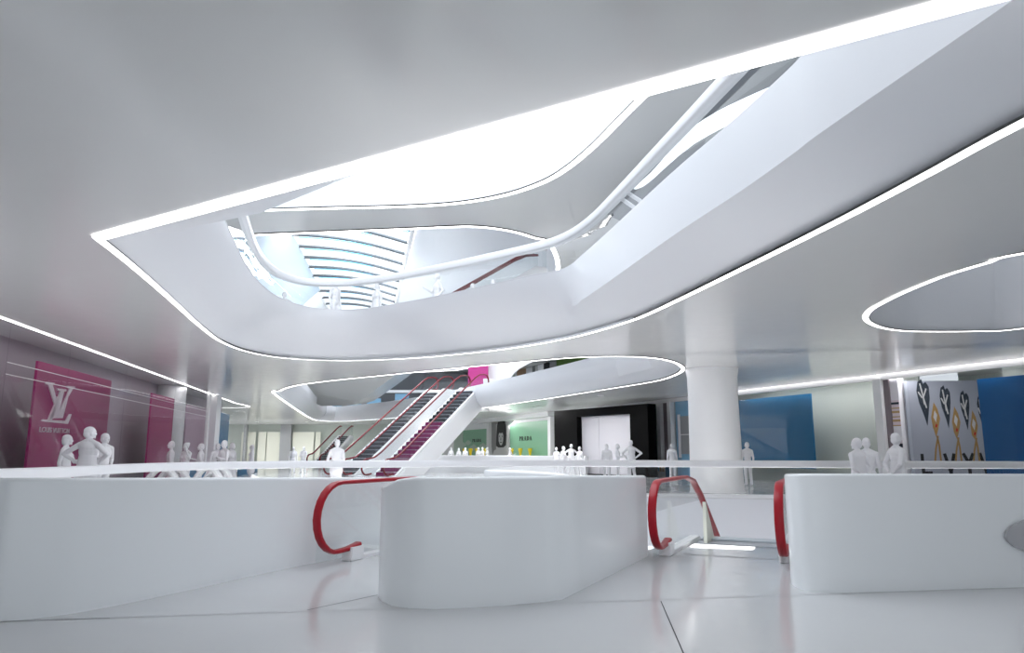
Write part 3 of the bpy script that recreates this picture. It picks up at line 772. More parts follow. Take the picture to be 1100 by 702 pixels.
# patterned side wall of the shop: hearts and drops in rows, with letters
p0 = RP.P(RP.a(977), 0); p0 = Vector((p0.x, p0.y))
w1 = ray(1058, 458); w1 = Vector((w1.x, w1.y))/w1.y*26.0
PW = Frame(p0, w1)
ztp = PW.at(985, 400)[1]
pw = panel('patterned_panel', PW, 0, PW.L, 0, 3.9, M['print'], None, 0, .06); tag(pw, 'grey shop wall printed with dark hearts and golden drops', 'panel')
wz0 = .06 if (PW.P(0, 1, .06)-Vector((0, 0, 1))).length < PW.P(0, 1, 0).length+1 else 0
def heart(cx, ty, by, wpx):
    return [(cx-.42*wpx, ty+.06*(by-ty)), (cx-.15*wpx, ty), (cx-.02*wpx, ty+.10*(by-ty)), (cx+.18*wpx, ty+.06*(by-ty)), (cx+.42*wpx, ty+.16*(by-ty)), (cx+.5*wpx, ty+.4*(by-ty)), (cx+.42*wpx, ty+.75*(by-ty)), (cx+.34*wpx, by), (cx+.12*wpx, ty+.8*(by-ty)), (cx-.30*wpx, ty+.5*(by-ty)), (cx-.5*wpx, ty+.25*(by-ty))]
def C6(x, y): return (960+x/5.62, 390+y/5.62)
def PQ(L): return [PW.at(*p) for p in L]
for i, (cx_, ty, by, ww) in enumerate(((172,100,382,80),(305,137,397,66),(422,168,406,58),(522,196,412,50))):
    o = shape('heart_print', PW, [PQ([C6(*q) for q in heart(cx_, ty, by, ww)])], M['navy'], pw, .06, .01); o['label'] = 'blue black heart print'
    l = strokes([PQ([C6(*q) for q in ((cx_-ww*.25, ty+30), (cx_-ww*.05, ty+90), (cx_+ww*.1, ty+150))]), PQ([C6(*q) for q in ((cx_+ww*.2, ty+60), (cx_+ww*.02, ty+110), (cx_+ww*.25, ty+170))]), PQ([C6(*q) for q in ((cx_-ww*.35, ty+80), (cx_-ww*.1, ty+110))])], .045)
    shape('scribble', PW, l, M['photo_light'], o, .071, .006)
for i, (cx_, ty, by, ww) in enumerate(((248,240,450,54),(372,265,460,50),(480,288,462,44))):
    o = shape('drop_print', PW, [PQ([C6(*q) for q in ((cx_-12, ty), (cx_+.2*ww, ty+40), (cx_+.5*ww, ty+95), (cx_+.3*ww, ty+160), (cx_+4, by), (cx_-.3*ww, ty+150), (cx_-.5*ww, ty+90), (cx_-.35*ww, ty+40))])], M['gold'], pw, .06, .01); o['label'] = 'golden drop print'
    shape('highlight_print', PW, [PQ([C6(*q) for q in ((cx_-8, ty+50), (cx_+8, ty+75), (cx_+2, ty+120), (cx_-14, ty+90))])], M['photo_light'], o, .071, .006)
    shape('red_print', PW, [PQ([C6(*q) for q in ((cx_, ty+130), (cx_+10, ty+133), (cx_+6, ty+152), (cx_-2, ty+148))])], M['lip'], o, .071, .006)
    shape('ribbon_print', PW, strokes([PQ([C6(cx_+10, by-4), C6(cx_+22, by+50), C6(cx_+36, 620)]), PQ([C6(cx_+14, by-4), C6(cx_+2, by+70), C6(cx_-4, 620)])], .06), M['gold'], pw, .06, .008)['label'] = 'golden ribbon print'
for i, (cx_, yy) in enumerate(((195,590),(333,588),(448,586),(546,584))):
    aa, zz = PW.at(*C6(cx_, yy)); h = .62
    L, _ = GL['LVYV'[i]]
    shape('letter_print', PW, strokes([[(aa+(x-.35)*.42*(-1 if PW.P(1,0).x < PW.P(0,0).x else 1), zz-h+.18+y*h) for x, y in l] for l in L], .11), M['ink'], pw, .06, .008)['label'] = 'black capital letter'

# middle right: cream, white and brown pilasters, small window
for pa, pb, py, mt, nm, lb, z_ in ((699.5,707,436,'cream','pilaster','cream pilaster next to the black portal',0), (707.3,712.5,436,'palegreen','pilaster','pale green strip next to the cream pilaster',0), (713,716.6,434,'white','pilaster','slim white pilaster left of the brown strip',0), (717.2,723.6,433,'brown','pilaster','brown grey strip between two slim white pilasters',0), (724.5,728,432,'white','pilaster','slim white pilaster right of the brown strip',0)):
    rpan(lb, pa, pb, py, M[mt], nm, 'pilaster', bot=0, out=.1, th=.3 if mt == 'white' else .1)
sw = rpan('pale blue display window left of the round column', 729, 760, 431, M['skyblue'], 'display_window', 'window', bot=0, out=.05)
a, b = sorted((RP.a(734), RP.a(748)))
panel('picture', RP, a, b, 1.2, 3.2, M['grey'], sw, .11, .02)
panel('frame', RP, b-.0, b+.18, 1.0, 3.3, M['white'], sw, .11, .06); panel('frame', RP, a, b, 2.2, 2.24, M['white'], sw, .13, .03)
# low colourful display below the rail
lowd = rpan('low display board with coloured prints below the rail, left of the column', 711, 722, 505, M['photo_light'], 'display_board', 'board', bot=0, out=.45)
for k, (px_, mt) in enumerate(((711.2,'lip'),(713.7,'skyblue'),(716.2,'tan'),(719,'gold'))):
    a, b = sorted((RP.a(px_), RP.a(px_+2.2))); panel('print', RP, a, b, .25, .55+.1*(k % 2), M[mt], lowd, .51, .01)
rpan('low blue board below the rail beside the coloured display board', 722.5, 728, 502, M['blue'], 'display_board', 'board', bot=0, out=.45)

# ---- black portal with white double door
q0, q1 = ray(597, 470), ray(698, 470)
A_, B_ = Vector((q0.x, q0.y))/q0.y*45.6, Vector((q1.x, q1.y))/q1.y*38.2
DP = Frame(A_, B_)
er = empty('portal', (A_.x, A_.y, 0)); tag(er, 'tall glossy black portal around a white double door', 'portal'); DO = Vector((A_.x, A_.y, 0)); DPs = Shift(DP, DO)
zt0 = DP.at(640, 438.5)[1]
da0, da1 = DP.a(621.5), DP.a(679)
dz = DP.at(650, 446.5)[1]
panel('frame', DPs, 0, da0, 0, zt0, M['black'], er, -.5, .6); panel('frame', DPs, da1, DP.L, 0, zt0, M['black'], er, -.5, .6); panel('frame', DPs, da0, da1, dz, zt0, M['black'], er, -.5, .6)
e2 = Frame(B_, (RW.P(RW.a(702), 0).x, RW.P(RW.a(702), 0).y)); e2s = Shift(e2, DO)
panel('side_panel', e2s, 0, e2.L, 0, zt0, M['black'], er, -.1, .1)
dm = DP.a(640)
panel('door', DPs, da0, dm-.015, .04, dz, M['door'], er, -.35, .08)['label'] = 'narrow white door leaf'
panel('door', DPs, dm+.015, da1, .04, dz, M['door'], er, -.35, .08)['label'] = 'wide white door leaf'
panel('sill', DPs, da0, da1, 0, .04, M['black'], er, -.4, .5)

# ---- green shop with the sign
GP = RP
gr = struct(panel('trim_bulkhead', RW, RW.a(597), RW.L, 3.86, ZC, M['white'], None, -1.5, 2.1))
def gpan(label, pa, pb, top, m, out=.2, bot=.9, name='shop_panel', cat='panel', th=.06, group=None):
    a, b = sorted((GP.a(pa), GP.a(pb))); return tag(panel(name, GP, a, b, bot, top, m, None, out, th), label, cat, group)
struct(panel('wall_green_shop', GP, GP.a(597), GP.a(478), 0, 3.9, M['white'], None, .05, .1))
TG = 3.62
g1 = gpan('green wall with black sign lettering, right of the portrait poster', 550.9, 594.5, TG, M['green'], group='green sign walls')
g2 = gpan('green wall with faint dark sign lettering, left of the portrait poster', 500, 527.8, 3.35, M['green'], group='green sign walls')
gpan('pale green wall strip at the left end of the green shop', 490, 499.6, 3.3, M['palegreen'])
gpan('white post between the left green wall and the portrait poster', 528, 530.2, 3.9, M['white'], th=.3)
gpan('white post between the green sign wall and the black portal', 595, 598, 3.9, M['white'], th=.3)
for g, (pa, pb, yt, yb) in ((g1, (561, 575, 469.0, 473.6)), (g2, (510.2, 520, 471.8, 475.2))):
    a, z1 = GP.at(pa, yt); b, z0 = GP.at(pb, yb); pol, wd_ = serif_word(1)
    zl, zh = GP.at((pa+pb)/2, yb)[1], GP.at((pa+pb)/2, yt)[1]
    shape('lettering', GP, [[(a+(b-a)*x/wd_, zl+(zh-zl)*y) for x, y in q] for q in pol], M['ink'], g, .26, .02)['label'] = 'black seriffed capital letters'
# diamonds on the left glass
ag, zg = GP.at(495, 473)
for k, (px_, py_, r_) in enumerate(((494.5,473,4.5),(500.5,478.5,4),(506,476,3.6),(497,483,4),(512,481,4.5),(522,479.5,4.5))):
    a, z = GP.at(px_, py_); b = GP.at(px_+r_, py_)[0]-a; h = GP.at(px_, py_-r_*.8)[1]-z
    tag(shape('diamond_decal', GP, [[(a-b, z), (a, z+h), (a+b, z), (a, z-h)]], M['palegreen'], None, .30, .01), ['pale diamond decal at the far left of the green shop', 'pale diamond decal right beside the leftmost one', 'small pale diamond decal left of the faint lettering', 'low pale diamond decal under the leftmost one', 'pale diamond decal under the faint lettering', 'pale diamond decal nearest to the white post'][k], 'decal', 'diamond decals on the green shop')
# portrait poster
a, b = GP.a(531.3), GP.a(549.6)
def C8(x, y): return GP.at(480+x/8.26, 440+y/8.26)
ps = empty('portrait_poster', GP.P(a, 0, .3)); tag(ps, 'tall black and white portrait poster between the green walls', 'poster'); PO = GP.P(a, 0, .3); GPs = Shift(GP, PO)
panel('paper', GPs, min(a, b), max(a, b), .9, TG, M['photo_light'], ps, .26, .05)
def pp_(nm, L, m, o): return shape(nm, GPs, [[C8(*q) for q in L]], M[m], ps, o, .01)
pp_('backdrop', [(428,108),(466,108),(466,400),(436,402),(428,330)], 'photo_mid', .312)
pp_('hair', [(486,106),(545,105),(556,150),(560,230),(556,318),(535,338),(490,340),(468,325),(470,230),(476,150)], 'ink', .324)
pp_('shoulders', [(440,402),(452,365),(490,345),(540,345),(566,362),(572,402)], 'photo_light', .336)
pp_('face', [(492,232),(498,212),(513,202),(528,210),(535,234),(533,282),(524,312),(514,322),(504,312),(494,282)], 'photo_light', .348)
pp_('fringe', [(486,190),(512,180),(540,192),(541,222),(526,206),(514,216),(500,205),(489,228)], 'ink', .36)
for x in (501, 527): pp_('eye', [(x-7,240),(x,235),(x+7,240),(x,245)], 'ink', .36)
pp_('nose', [(511,250),(516,250),(518,275),(508,275)], 'photo_mid', .36)
pp_('mouth', [(504,293),(514,289),(525,293),(514,300)], 'ink', .36)

# ---- shops of the upper storey seen over the upper parapet
UW = Frame((14.5, 42.0), (-6, 92))
for pa, pb, mt, lb in ((546,553.5,'palegreen','narrow pale green upper shop panel'), (553.8,556,'white','slim white upper shop post at the left'), (556.3,566,'skin_tan','tan portrait panel in the upper shop windows'), (566.3,573,'white','broad white upper shop post'), (573.3,576,'photo_mid','grey strip panel in the upper shop windows'), (576.3,579,'photo_light','pale strip panel in the upper shop windows'), (579.2,585.5,'white','white upper shop post beside the grey photo panel'), (585.7,592,'ink','black photo panel in the upper shop windows'), (592.2,599.5,'photo_mid','grey photo panel beside the dark green wall'), (599.8,645,'darkgreen','dark green wall panel of the upper shop')):
    a, b = sorted((UW.a(pa), UW.a(pb))); o = panel('upper_shop_panel', UW, a, b, ZU, ZT-.05, M[mt], None, 0, .1)
    tag(o, lb, 'panel', 'panels of the upper shop windows')
    if mt == 'skin_tan':
        zm = UW.at(561, 400)[1]
        hb = shape('hair', UW, [[(a+(b-a)*x, zm+y) for x, y in ((.0, -2.5), (.0, -.2), (.15, -.25), (.35, -.9), (.7, -1.5), (1, -1.7), (1, -2.5))]], M['ink'], o, .1, .02); hb['label'] = 'black hair'
# magenta panel at the head of the rising escalators
pk = tag(panel('wall_panel', Frame((-3.3, 54.4), (-1.7, 53.6)), 0, 1.7, ZU, 9.2, M['pink'], None, 0, .1), 'pink panel at the head of the rising escalators', 'panel')

# ---- yellow hourglass stands in front of the green shop
def stand(px_, Y, label, h=1.55, proto=[None]):
    p = aty(px_, 484, Y)
    if proto[0] is None:
        pr_ = [(.20, 0), (.215, .03), (.20, .08), (.15, .3), (.105, .52), (.10, .62), (.12, .78), (.19, .95), (.215, 1.03), (.20, 1.07), (.02, 1.07)]
        o = lathe('hourglass_stand', pr_, M['yellow'], None, (0, 0, 0), 24); proto[0] = o
    else:
        o = proto[0].copy(); C.objects.link(o)
    o.location = (p.x, p.y, 0); o.scale = (.8, .8, h/1.07)
    return tag(o, label, 'stand', 'yellow hourglass stands')
for px_, lb in ((498.8,'yellow hourglass stand at the far left, half hidden by a white figure'), (505.4,'slim yellow hourglass stand alone under the faint lettering'), (512.2,'yellow hourglass stand left of the white cluster of figures'), (520.2,'yellow hourglass stand right of the white cluster of figures'), (549.8,'yellow hourglass stand at the foot of the portrait poster'), (559,'yellow hourglass stand first to the right of the portrait poster'), (569.4,'yellow hourglass stand in the middle of the green sign wall'), (581,'yellow hourglass stand nearest to the black portal')):
    stand(px_, 56.5 if px_ > 525 else 60, lb)

# ---- white low wall that hides their feet, and the curved ramp below it
lwp = crom([aty(452, 490, 47.5), aty(480, 490, 46.6), aty(520, 490, 46), aty(560, 490, 45), aty(600, 490, 43.6), aty(622, 490, 42.6), aty(629, 490, 42.4)], 5)
cv = [Vector((p.x, p.y)) for p in lwp]
tag(prism('low_wall', cv+thick(cv, .5)[::-1], 0, 1.07, M['white'], None, True, .06), 'long low white curved wall in front of the green shop', 'low wall')
rp_ = crom([aty(520, 500, 40), aty(560, 500, 36.5), aty(585, 500, 34), aty(597, 500, 32.2), aty(596, 500, 31)], 6)
cv = [Vector((p.x, p.y)) for p in rp_]
tag(prism('bench', cv+thick(cv, 1.0)[::-1], 0, .34, M['white'], None, True, .12), 'long curved white bench below the rail, in front of the low wall', 'bench')
# white arched seats behind the rail at the left
def arch_seat(px_, Y, wpx, label):
    r = empty('arched_seat', (aty(px_, 484, Y).x, Y, 0)); tag(r, label, 'seat', 'white arched seats')
    W = wpx/F*Y/2
    for sgn, ph in ((1, 0), (-1, .35)):
        P = [(W*cos(a), .35*sgn, .86*sin(a)+.03) for a in [pi*k/14 for k in range(15)]]
        sweep('arch', P, .28, .10, M['white'], r, side=(0, 1, 0))
    box('cushion', (0, 0, .30), (W*1.2, .5, .14), M['white'], r, 0, .04)
    return r
arch_seat(183, 20.7, 38, 'white arched seat behind the rail below the man with his hand raised')
arch_seat(231, 21.0, 34, 'white arched seat behind the rail below the man with folded arms')
lpan('low blue board under the blue corner panel, seen below the rail', 232, 256, 505, M['blue'], 'display_board', 'board', bot=0, out=1.2)
lpan('low blue board at the foot of the narrow magenta panel, seen below the rail', 163, 190, 503, M['blue'], 'display_board', 'board', bot=0, out=1.2)
# ==================================================================== people
def add_ball(bm, c, r, rot=None, seg=14):
    ret = bmesh.ops.create_uvsphere(bm, u_segments=seg, v_segments=10, radius=1)
    mt = Matrix.Translation(Vector(c)) @ (rot or Matrix.Identity(4)) @ Matrix.Diagonal((*(r if hasattr(r, '__len__') else (r, r, r)), 1))
    bmesh.ops.transform(bm, matrix=mt, verts=ret['verts'])
def add_limb(bm, p, r0, q, r1, seg=12, flat=1.0, side=None):
    p, q = Vector(p), Vector(q); d = q-p; L = d.length
    if L < 1e-5: return
    z = d/L; x = Vector(side) if side else (Vector((1, 0, 0)) if abs(z.x) < .8 else Vector((0, 1, 0)))
    x = (x-z*x.dot(z)).normalized(); y = z.cross(x)
    V = []; rows = []
    for k in range(4):
        a = pi/2*k/4; rows.append((-r0*cos(a), r0*sin(a)))
    rows = [(-r0*cos(pi/2*k/4), r0*sin(pi/2*k/4)) for k in range(1, 5)]+[(L*k/4, r0+(r1-r0)*k/4) for k in range(1, 4)]+[(L+r1*sin(pi/2*k/4), r1*cos(pi/2*k/4)) for k in range(0, 4)]
    for h, r in rows:
        V.append([bm.verts.new(p+z*h+(x*cos(2*pi*i/seg)+y*flat*sin(2*pi*i/seg))*r) for i in range(seg)])
    for a, b in zip(V, V[1:]):
        for i in range(seg): bm.faces.new((a[i], a[(i+1) % seg], b[(i+1) % seg], b[i]))
    bm.faces.new(V[0][::-1]); bm.faces.new(V[-1])
def add_hand(bm, wrist, d, palm_n, side, curl=.35):
    "palm, four bent fingers of unequal length, a thumb from the side of the palm"
    wrist = Vector(wrist); d = Vector(d).normalized(); n = Vector(palm_n); n = (n-d*n.dot(d)).normalized(); s = d.cross(n)*side
    add_limb(bm, wrist+d*.02, .026, wrist+d*.075, .036, 12, .55, side=s)
    for k, (o, L) in enumerate(((-.028, .068), (-.009, .080), (.010, .074), (.028, .056))):
        a = wrist+d*.088+s*o; b = a+(d*cos(curl)+n*sin(curl))*L*.55; c = b+(d*cos(curl*2.4)+n*sin(curl*2.4))*L*.5
        add_limb(bm, a, .0105, b, .0098, 8); add_limb(bm, b, .0098, c, .0082, 8)
    t0 = wrist+d*.035-s*.03; t1 = t0+(d*.6-s*.65+n*.3).normalized()*.04; t2 = t1+(d*.85-s*.15+n*.35).normalized()*.034
    add_limb(bm, t0, .013, t1, .0115, 8); add_limb(bm, t1, .0115, t2, .009, 8)
PROTO = {}
def figure(key, arms, head_turn=0, head_tilt=0, female=False, stance=.11, hair='short', coat=False, dress=False):
    bm = bmesh.new()
    wv = .86 if female else 1.0
    # trunk
    add_ball(bm, (0, .005, .97), (.172*(1.04 if female else 1), .122, .14)); add_ball(bm, (0, 0, 1.12), (.150*wv, .108, .17))
    add_ball(bm, (0, 0, 1.29), (.182*wv, .120, .19)); add_ball(bm, (0, .02, 1.37), (.185*wv, .10, .12))
    sh = .168*wv
    add_limb(bm, (-sh, .01, 1.425), .060*wv, (sh, .01, 1.425), .060*wv)
    for s in (-1, 1): add_limb(bm, (s*sh, .01, 1.425), .055, (s*.045, .012, 1.50), .045)
    if female:
        for s in (-1, 1): add_ball(bm, (s*.075, -.088, 1.29), (.065, .055, .065))
    if coat: add_limb(bm, (0, .005, 1.18), .165, (0, .005, .80), .215, 20, .68)
    if dress: add_limb(bm, (0, .005, 1.10), .15, (0, .005, .55), .25, 20, .75)
    add_limb(bm, (0, .012, 1.46), .056*wv, (0, .0, 1.57), .052*wv)
    # head
    hb = bmesh.new()
    add_ball(hb, (0, -.005, .118), (.076, .097, .112), seg=20); add_ball(hb, (0, -.035, .055), (.057, .066, .058), seg=16)
    add_ball(hb, (0, -.088, .012), (.020, .018, .016))                                   # chin
    add_limb(hb, (0, -.094, .122), .009, (0, -.112, .083), .0145)                         # nose
    for s in (-1, 1):
        add_limb(hb, (s*.012, -.092, .138), .011, (s*.045, -.082, .140), .010)            # brow
        add_ball(hb, (s*.033, -.079, .112), (.015, .013, .011)); add_ball(hb, (s*.045, -.07, .078), (.024, .024, .022))
        add_ball(hb, (s*.079, .008, .098), (.012, .024, .034))                            # ear
    add_limb(hb, (-.018, -.096, .052), .0075, (.018, -.096, .052), .0075); add_limb(hb, (-.014, -.094, .040), .008, (.014, -.094, .040), .008)   # lips
    add_ball(hb, (0, .014, .148), (.086, .102, .095), seg=18)                             # hair
    if hair == 'bob': add_ball(hb, (0, .035, .09), (.092, .085, .12), seg=18)
    if hair == 'long': add_ball(hb, (0, .04, .09), (.09, .08, .13)); add_limb(hb, (0, .06, .06), .075, (0, .075, -.10), .06, 14, .6)
    if hair == 'bun': add_ball(hb, (0, .10, .19), .045)
    if hair == 'short': add_ball(hb, (0, .05, .09), (.078, .066, .085))
    R = Matrix.Translation((0, -.005, 1.545)) @ Matrix.Rotation(head_turn, 4, 'Z') @ Matrix.Rotation(head_tilt, 4, 'X')
    bmesh.ops.transform(hb, matrix=R, verts=hb.verts[:]); tmp = bpy.data.meshes.new('t'); hb.to_mesh(tmp); hb.free(); bm.from_mesh(tmp); bpy.data.meshes.remove(tmp)
    # arms: (elbow, wrist, hand direction, palm normal, curl)
    for s in (-1, 1):
        el, wr, hd, pn, cu = arms[0 if s < 0 else 1]
        S_ = Vector((s*(sh+.018), .01, 1.415))
        add_limb(bm, S_, .060*wv, el, .046*wv); add_limb(bm, el, .047*wv, wr, .031*wv)
        add_hand(bm, wr, hd, pn, s, cu)
    # legs
    for s in (-1, 1):
        k = 1 if not dress else .8
        add_limb(bm, (s*.088, .005, .90), .098, (s*(.088+stance*.15), -.015, .50), .066*k); add_limb(bm, (s*(.088+stance*.15), -.015, .50), .066*k, (s*stance, .02, .12), .053*k)
        if not dress: add_limb(bm, (s*stance, .015, .22), .058, (s*stance, .012, .085), .064)
        x = s*(stance+.012)
        add_limb(bm, (x, .045, .048), .044, (x+s*.02, -.10, .038), .042, 12, .85); add_ball(bm, (x+s*.026, -.145, .034), (.042, .055, .032))
        add_limb(bm, (s*stance, .02, .12), .046, (x, .03, .06), .044)
    for v in bm.verts: v.co.z = max(v.co.z, 0.0)
    me = bpy.data.meshes.new('person'); bm.to_mesh(me); bm.free()
    o = bpy.data.objects.new('person_source', me); C.objects.link(o)
    md = o.modifiers.new('r', 'REMESH'); md.mode = 'VOXEL'; md.voxel_size = .0095; md.use_smooth_shade = True
    sm = o.modifiers.new('s', 'SMOOTH'); sm.factor = .5; sm.iterations = 3
    dg = bpy.context.evaluated_depsgraph_get(); ev = o.evaluated_get(dg); m2 = bpy.data.meshes.new_from_object(ev)
    bpy.data.objects.remove(o); bpy.data.meshes.remove(me)
    m2.name = 'person'; m2.materials.clear(); m2.materials.append(M['person'])
    z0 = min(v.co.z for v in m2.vertices); z1 = max(v.co.z for v in m2.vertices)
    for v in m2.vertices: v.co.z -= z0
    for p in m2.polygons: p.use_smooth = True
    PROTO[key] = (m2, z1-z0)
def down_arm(s, out=.0, fwd=.0): return ((s*(.235+out), .035, 1.13), (s*(.25+out), -.03-fwd, .87), (0, -.12, -1), (-s, .1, 0), .3)
def hip_arm(s): return ((s*.44, .07, 1.235), (s*.225, -.03, 1.05), (-s*.45, -.85, -.35), (-s*.9, .2, 0), .5)
def cross_arm(s): return ((s*.235, -.05, 1.14), (-s*.02, -.19, 1.19+.03*s), (-s, .03, .05), (0, 1, 0), .2)
def face_arm(s): return ((s*.30, -.16, 1.27), (s*.125, -.14, 1.52), (-s*.25, .1, 1), (-s, .2, 0), .5)
def fwd_arm(s): return ((s*.24, -.10, 1.15), (s*.17, -.33, 1.23), (-s*.1, -1, .15), (-s*.3, 0, 1), .4)
def back_arm(s): return ((s*.255, .12, 1.15), (s*.10, .165, 1.0), (-s, .1, -.3), (0, 1, 0), .4)
def pocket_arm(s): return ((s*.27, .09, 1.15), (s*.19, -.02, .98), (-s*.1, -.3, -1), (-s, 0, 0), .6)
figure('stand', (down_arm(-1), down_arm(1)), .2)
figure('hips', (hip_arm(-1), hip_arm(1)), -.5, 0, stance=.17, hair='short', coat=True)
figure('woman', (down_arm(-1), fwd_arm(1)), .4, 0, True, .08, 'bob', coat=True)
figure('cross', (cross_arm(-1), cross_arm(1)), .25, .05, stance=.14)
figure('phone', (down_arm(-1, .02), face_arm(1)), -.1, .12, True, .09, 'bun')
figure('talk', (fwd_arm(-1), pocket_arm(1)), .35, .05, stance=.12)
figure('behind', (back_arm(-1), back_arm(1)), .45, 0, stance=.12, coat=True)
figure('dress', (down_arm(-1), down_arm(1, .01)), -.3, 0, True, .07, 'long', dress=True)
def person(px_, heady, Y, pose, face, label, group=None, floor=0, height=None):
    "face: turn of the body, 0 = towards the camera, 180 = away"
    p = aty(px_, heady, Y); me, hh = PROTO[pose]
    o = bpy.data.objects.new('person', me); C.objects.link(o)
    h = height or min(1.95, max(1.55, p.z-floor)); k = h/hh
    o.location = (p.x, p.y, floor); o.scale = (k, k, k); o.rotation_euler = (0, 0, radians(face))
    return tag(o, label, 'person', group)
gL, gM, gU = 'white figures behind the rail at the left', 'white figures in front of the green shop and portal', 'white figures on the upper floor'
person(73, 467, 16.6, 'woman', 100, 'white figure with bobbed hair before the magenta emblem panel, turned to the man beside it', gL)
big = person(97.5, 458.5, 15.9, 'hips', 170, 'large white figure seen from behind with both hands on hips, at the left', gL)
big.scale.x *= 1.12; big.scale.y *= 1.08
person(113.5, 465.5, 18, 'talk', 60, 'white figure mostly hidden behind the one with hands on hips', gL)
person(184.5, 474, 22.7, 'stand', -70, 'white figure standing alone in front of the round pale pillar', gL)
person(201, 475.5, 22.4, 'phone', -20, 'white figure with one hand raised to the face, right of the round pillar', gL)
person(216.5, 476.5, 23.8, 'talk', -80, 'white figure with forearm held out before the mauve panel', gL)
person(241.5, 473, 22.6, 'cross', -35, 'white figure with folded arms in front of the blue corner panel', gL)
person(234.5, 476.5, 24.1, 'stand', 30, 'white figure half hidden behind the one with folded arms', gL)
person(250, 476, 24.8, 'dress', 70, 'white figure at the edge of the rounded glass corner, right of the folded arms', gL)
person(271, 478, 33, 'dress', -80, 'white figure standing before the slim cream bays of the far wall', gL)
person(315.5, 480.3, 44, 'stand', 20, 'small white figure standing left of the small distant escalator', gL)
person(326.5, 480, 44.5, 'cross', -10, 'small white figure with folded arms beside the small distant escalator', gL)
person(362.5, 472.3, 22.4, 'behind', 180, 'white figure from behind at the foot of the rising escalators', gL)
for x, y, Y, ps, f, lb in ((484.6,481,56,'dress',10,'white figure at the far left of the green shop, before white wall'), (492.8,481.5,55.5,'woman',-20,'white figure before the pale green wall strip'), (500,481,55,'stand',30,'white figure hiding the leftmost yellow stand'),
    (514,480.8,55.5,'stand',40,'left figure of the white cluster under the faint lettering'), (518.3,480.6,54.5,'woman',-40,'middle figure of the white cluster under the faint lettering'), (523.2,481,56,'dress',-60,'white figure standing close to the white post'), (548,481,54,'woman',60,'white figure at the foot of the portrait poster'),
    (597.5,480.6,41.8,'behind',-30,'white figure at the left edge of the black portal'), (605.3,479.6,41.4,'stand',50,'white figure at the left of the one with hands on hips by the portal'), (613.5,477.3,40.6,'hips',15,'white figure with hands on hips before the black portal'), (622.5,480,40.2,'stand',-50,'white figure before the left door jamb of the portal')):
    person(x, y, Y, ps, f, lb, gM)
person(651.3, 477.3, 32, 'stand', 170, 'leftmost of the three white figures together before the white door', gM)
person(663, 477, 32.6, 'talk', 80, 'middle one of the three white figures before the white door', gM)
person(677.5, 473, 31.5, 'hips', 195, 'tallest of the three white figures before the white door, hands on hips', gM)
person(721.5, 477, 36, 'stand', 160, 'white figure standing before the brown strip left of the column', gM)
person(802, 475.2, 29.5, 'stand', 185, 'white figure at the right edge of the round column, before the blue panel', gM)
person(919.5, 470.6, 14.6, 'behind', 200, 'left one of the white couple standing close together above the right parapet')
person(930, 470.4, 15.2, 'stand', 150, 'right one of the white couple standing close together above the right parapet')
person(961.5, 465.2, 14.4, 'pocket' if 'pocket' in PROTO else 'behind', 95, 'white figure standing alone right of the couple, in profile')
for x, y, Y, ps, f, lb in ((305.7,313.5,26.3,'hips',20,'white figure with hands on hips behind the left bend of the upper rail'), (361,300.5,24.9,'stand',60,'white figure behind the upper rail against the glass roof, at the left'), (405,304.5,25.3,'dress',-40,'white figure behind the upper rail against the glass roof, at the right'),
    (470,293.5,24.0,'talk',-60,'white figure with forearm out beside the upper dark red handrail'), (508,304.5,26,'stand',10,'small white figure behind the upper glass right of the dark red handrail'), (530,300.5,25.2,'woman',-10,'rightmost small white figure behind the upper glass')):
    person(x, y, Y, ps, f, lb, gU, ZU)

# ==================================================================== light
W_ = bpy.data.worlds.new('sky'); S.world = W_; W_.use_nodes = True
bg = W_.node_tree.nodes['Background']; bg.inputs[0].default_value = (.86, .93, 1, 1); bg.inputs[1].default_value = WORLD
nt = W_.node_tree       # overcast sky: brighter towards the zenith
tc = nt.nodes.new('ShaderNodeTexCoord'); sx = nt.nodes.new('ShaderNodeSeparateXYZ'); mr = nt.nodes.new('ShaderNodeMapRange')
mr.inputs['From Min'].default_value = .05; mr.inputs['From Max'].default_value = .5; mr.inputs['To Min'].default_value = WORLD; mr.inputs['To Max'].default_value = WORLD*1.5
nt.links.new(tc.outputs['Generated'], sx.inputs[0]); nt.links.new(sx.outputs['Z'], mr.inputs['Value']); nt.links.new(mr.outputs['Result'], bg.inputs[1])
def area(name, loc, rot, sx, sy, power, col=(1, 1, 1)):
    l = bpy.data.lights.new(name, 'AREA'); l.shape = 'RECTANGLE'; l.size = sx; l.size_y = sy; l.energy = power; l.color = col
    o = bpy.data.objects.new(name, l); o.location = loc; o.rotation_euler = rot; C.objects.link(o); return o
area('skylight_over_atrium', (-2.5, 11.5, 14.5), (0, 0, 0), 9, 10, SKY_A, (.90, .95, 1))
area('skylight_over_far_opening', (-8, 52, 16.5), (0, 0, 0), 9, 40, SKY_B, (.92, .96, 1))
area('added_fill_over_oval', (10, 11, 9.4), (0, 0, 0), 5, 4, FILL_C, (.9, .95, 1))  # lamp added under the closed upper ceiling to light the oval
area('added_side_fill', (-43, 63, 2.3), (0, radians(-90), 0), 3.6, 30, SIDE, (1, .98, .97))  # unseen lamp added to brighten the far hall
area('added_green_shop_fill', (-1.5, 57, 3.6), (0, radians(-25), radians(-20)), 1.0, 22, LAMP_G)  # added behind the bulkhead to brighten the green shop
area('added_lower_fill_near', (1, 4.6, -1.45), (0, 0, 0), 14, 3, LOWER)  # this and the next lamp added unseen, to bounce light up the atrium
area('added_lower_fill_far', (3, 27, -1.45), (0, 0, 0), 22, 8, LOWER*1.5)
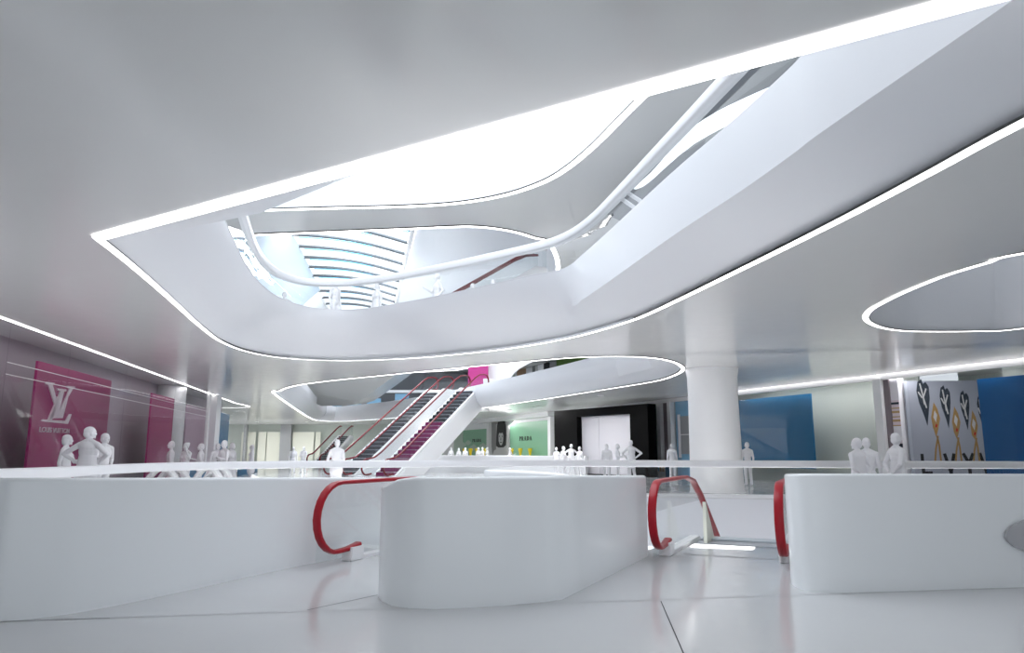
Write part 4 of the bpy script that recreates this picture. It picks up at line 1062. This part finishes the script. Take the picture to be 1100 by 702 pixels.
def downlight(X, Y, power, label, group):
    r = empty('downlight', (X, Y, ZC)); tag(r, label, 'downlight', group)
    lathe('lamp', [(.13, -.012), (.13, -.008)], M['led'], r, seg=20); 
    lathe('ring', [(.13, -.016), (.17, -.016), (.17, -.002), (.13, -.002)], M['white'], r, seg=20)
    l = bpy.data.lights.new('downlight', 'AREA'); l.shape = 'DISK'; l.size = .26; l.energy = power
    o = bpy.data.objects.new('downlight_lamp', l); o.location = (0, 0, -.03); C.objects.link(o); o.parent = r
gd = 'recessed downlights of the far hall'
for (X, Y, lb) in ((2.2, 39.5, 'small recessed downlight above the group at the left edge of the portal'), (4.6, 37.2, 'small recessed downlight above the three figures before the white door'), (-.2, 50.5, 'small added downlight before the portrait poster'), (1.6, 46.2, 'small added downlight before the green sign wall'), (-20.5, 72, 'small added downlight before the broad cream bay right of the dark pier'), (-25.5, 72, 'small added downlight before the broad cream bay left of the dark pier')):  # beyond the portal pair, these are added to brighten shop and far wall
    downlight(X, Y, DOWN*(3.5 if Y > 60 else .5 if X > 4 else 1), lb, gd)
z_ = 4.12
for nm, f, a0_, a1_, pw_ in (('added_shop_fill_right', RW, RW.a(1095), RW.a(800), SHOP), ('added_shop_fill_left', LW, LW.a(20), LW.a(215), SHOP*.4)):  # hidden strip lamps added to brighten the shop fronts
    q_ = f.P((a0_+a1_)/2, z_, -.17); area(nm, q_, (0, 0, atan2(f.d.y, f.d.x)), a1_-a0_, .2, pw_)
area('added_upper_shop_fill', (2, 48, 9.6), (0, radians(10), 0), 3, 20, 500)  # unseen lamp added to brighten the upper shop panels
sun = None
vs = S.view_settings; vs.view_transform = 'Standard'; vs.look = 'None'; vs.gamma = 1; vs.use_curve_mapping = False; vs.exposure = EXPO
cy = S.cycles; cy.max_bounces = 12; cy.diffuse_bounces = 7; cy.glossy_bounces = 5; cy.transparent_max_bounces = 24; cy.transmission_bounces = 4
cy.use_denoising = True; cy.sample_clamp_indirect = 6; cy.caustics_reflective = False; cy.caustics_refractive = False
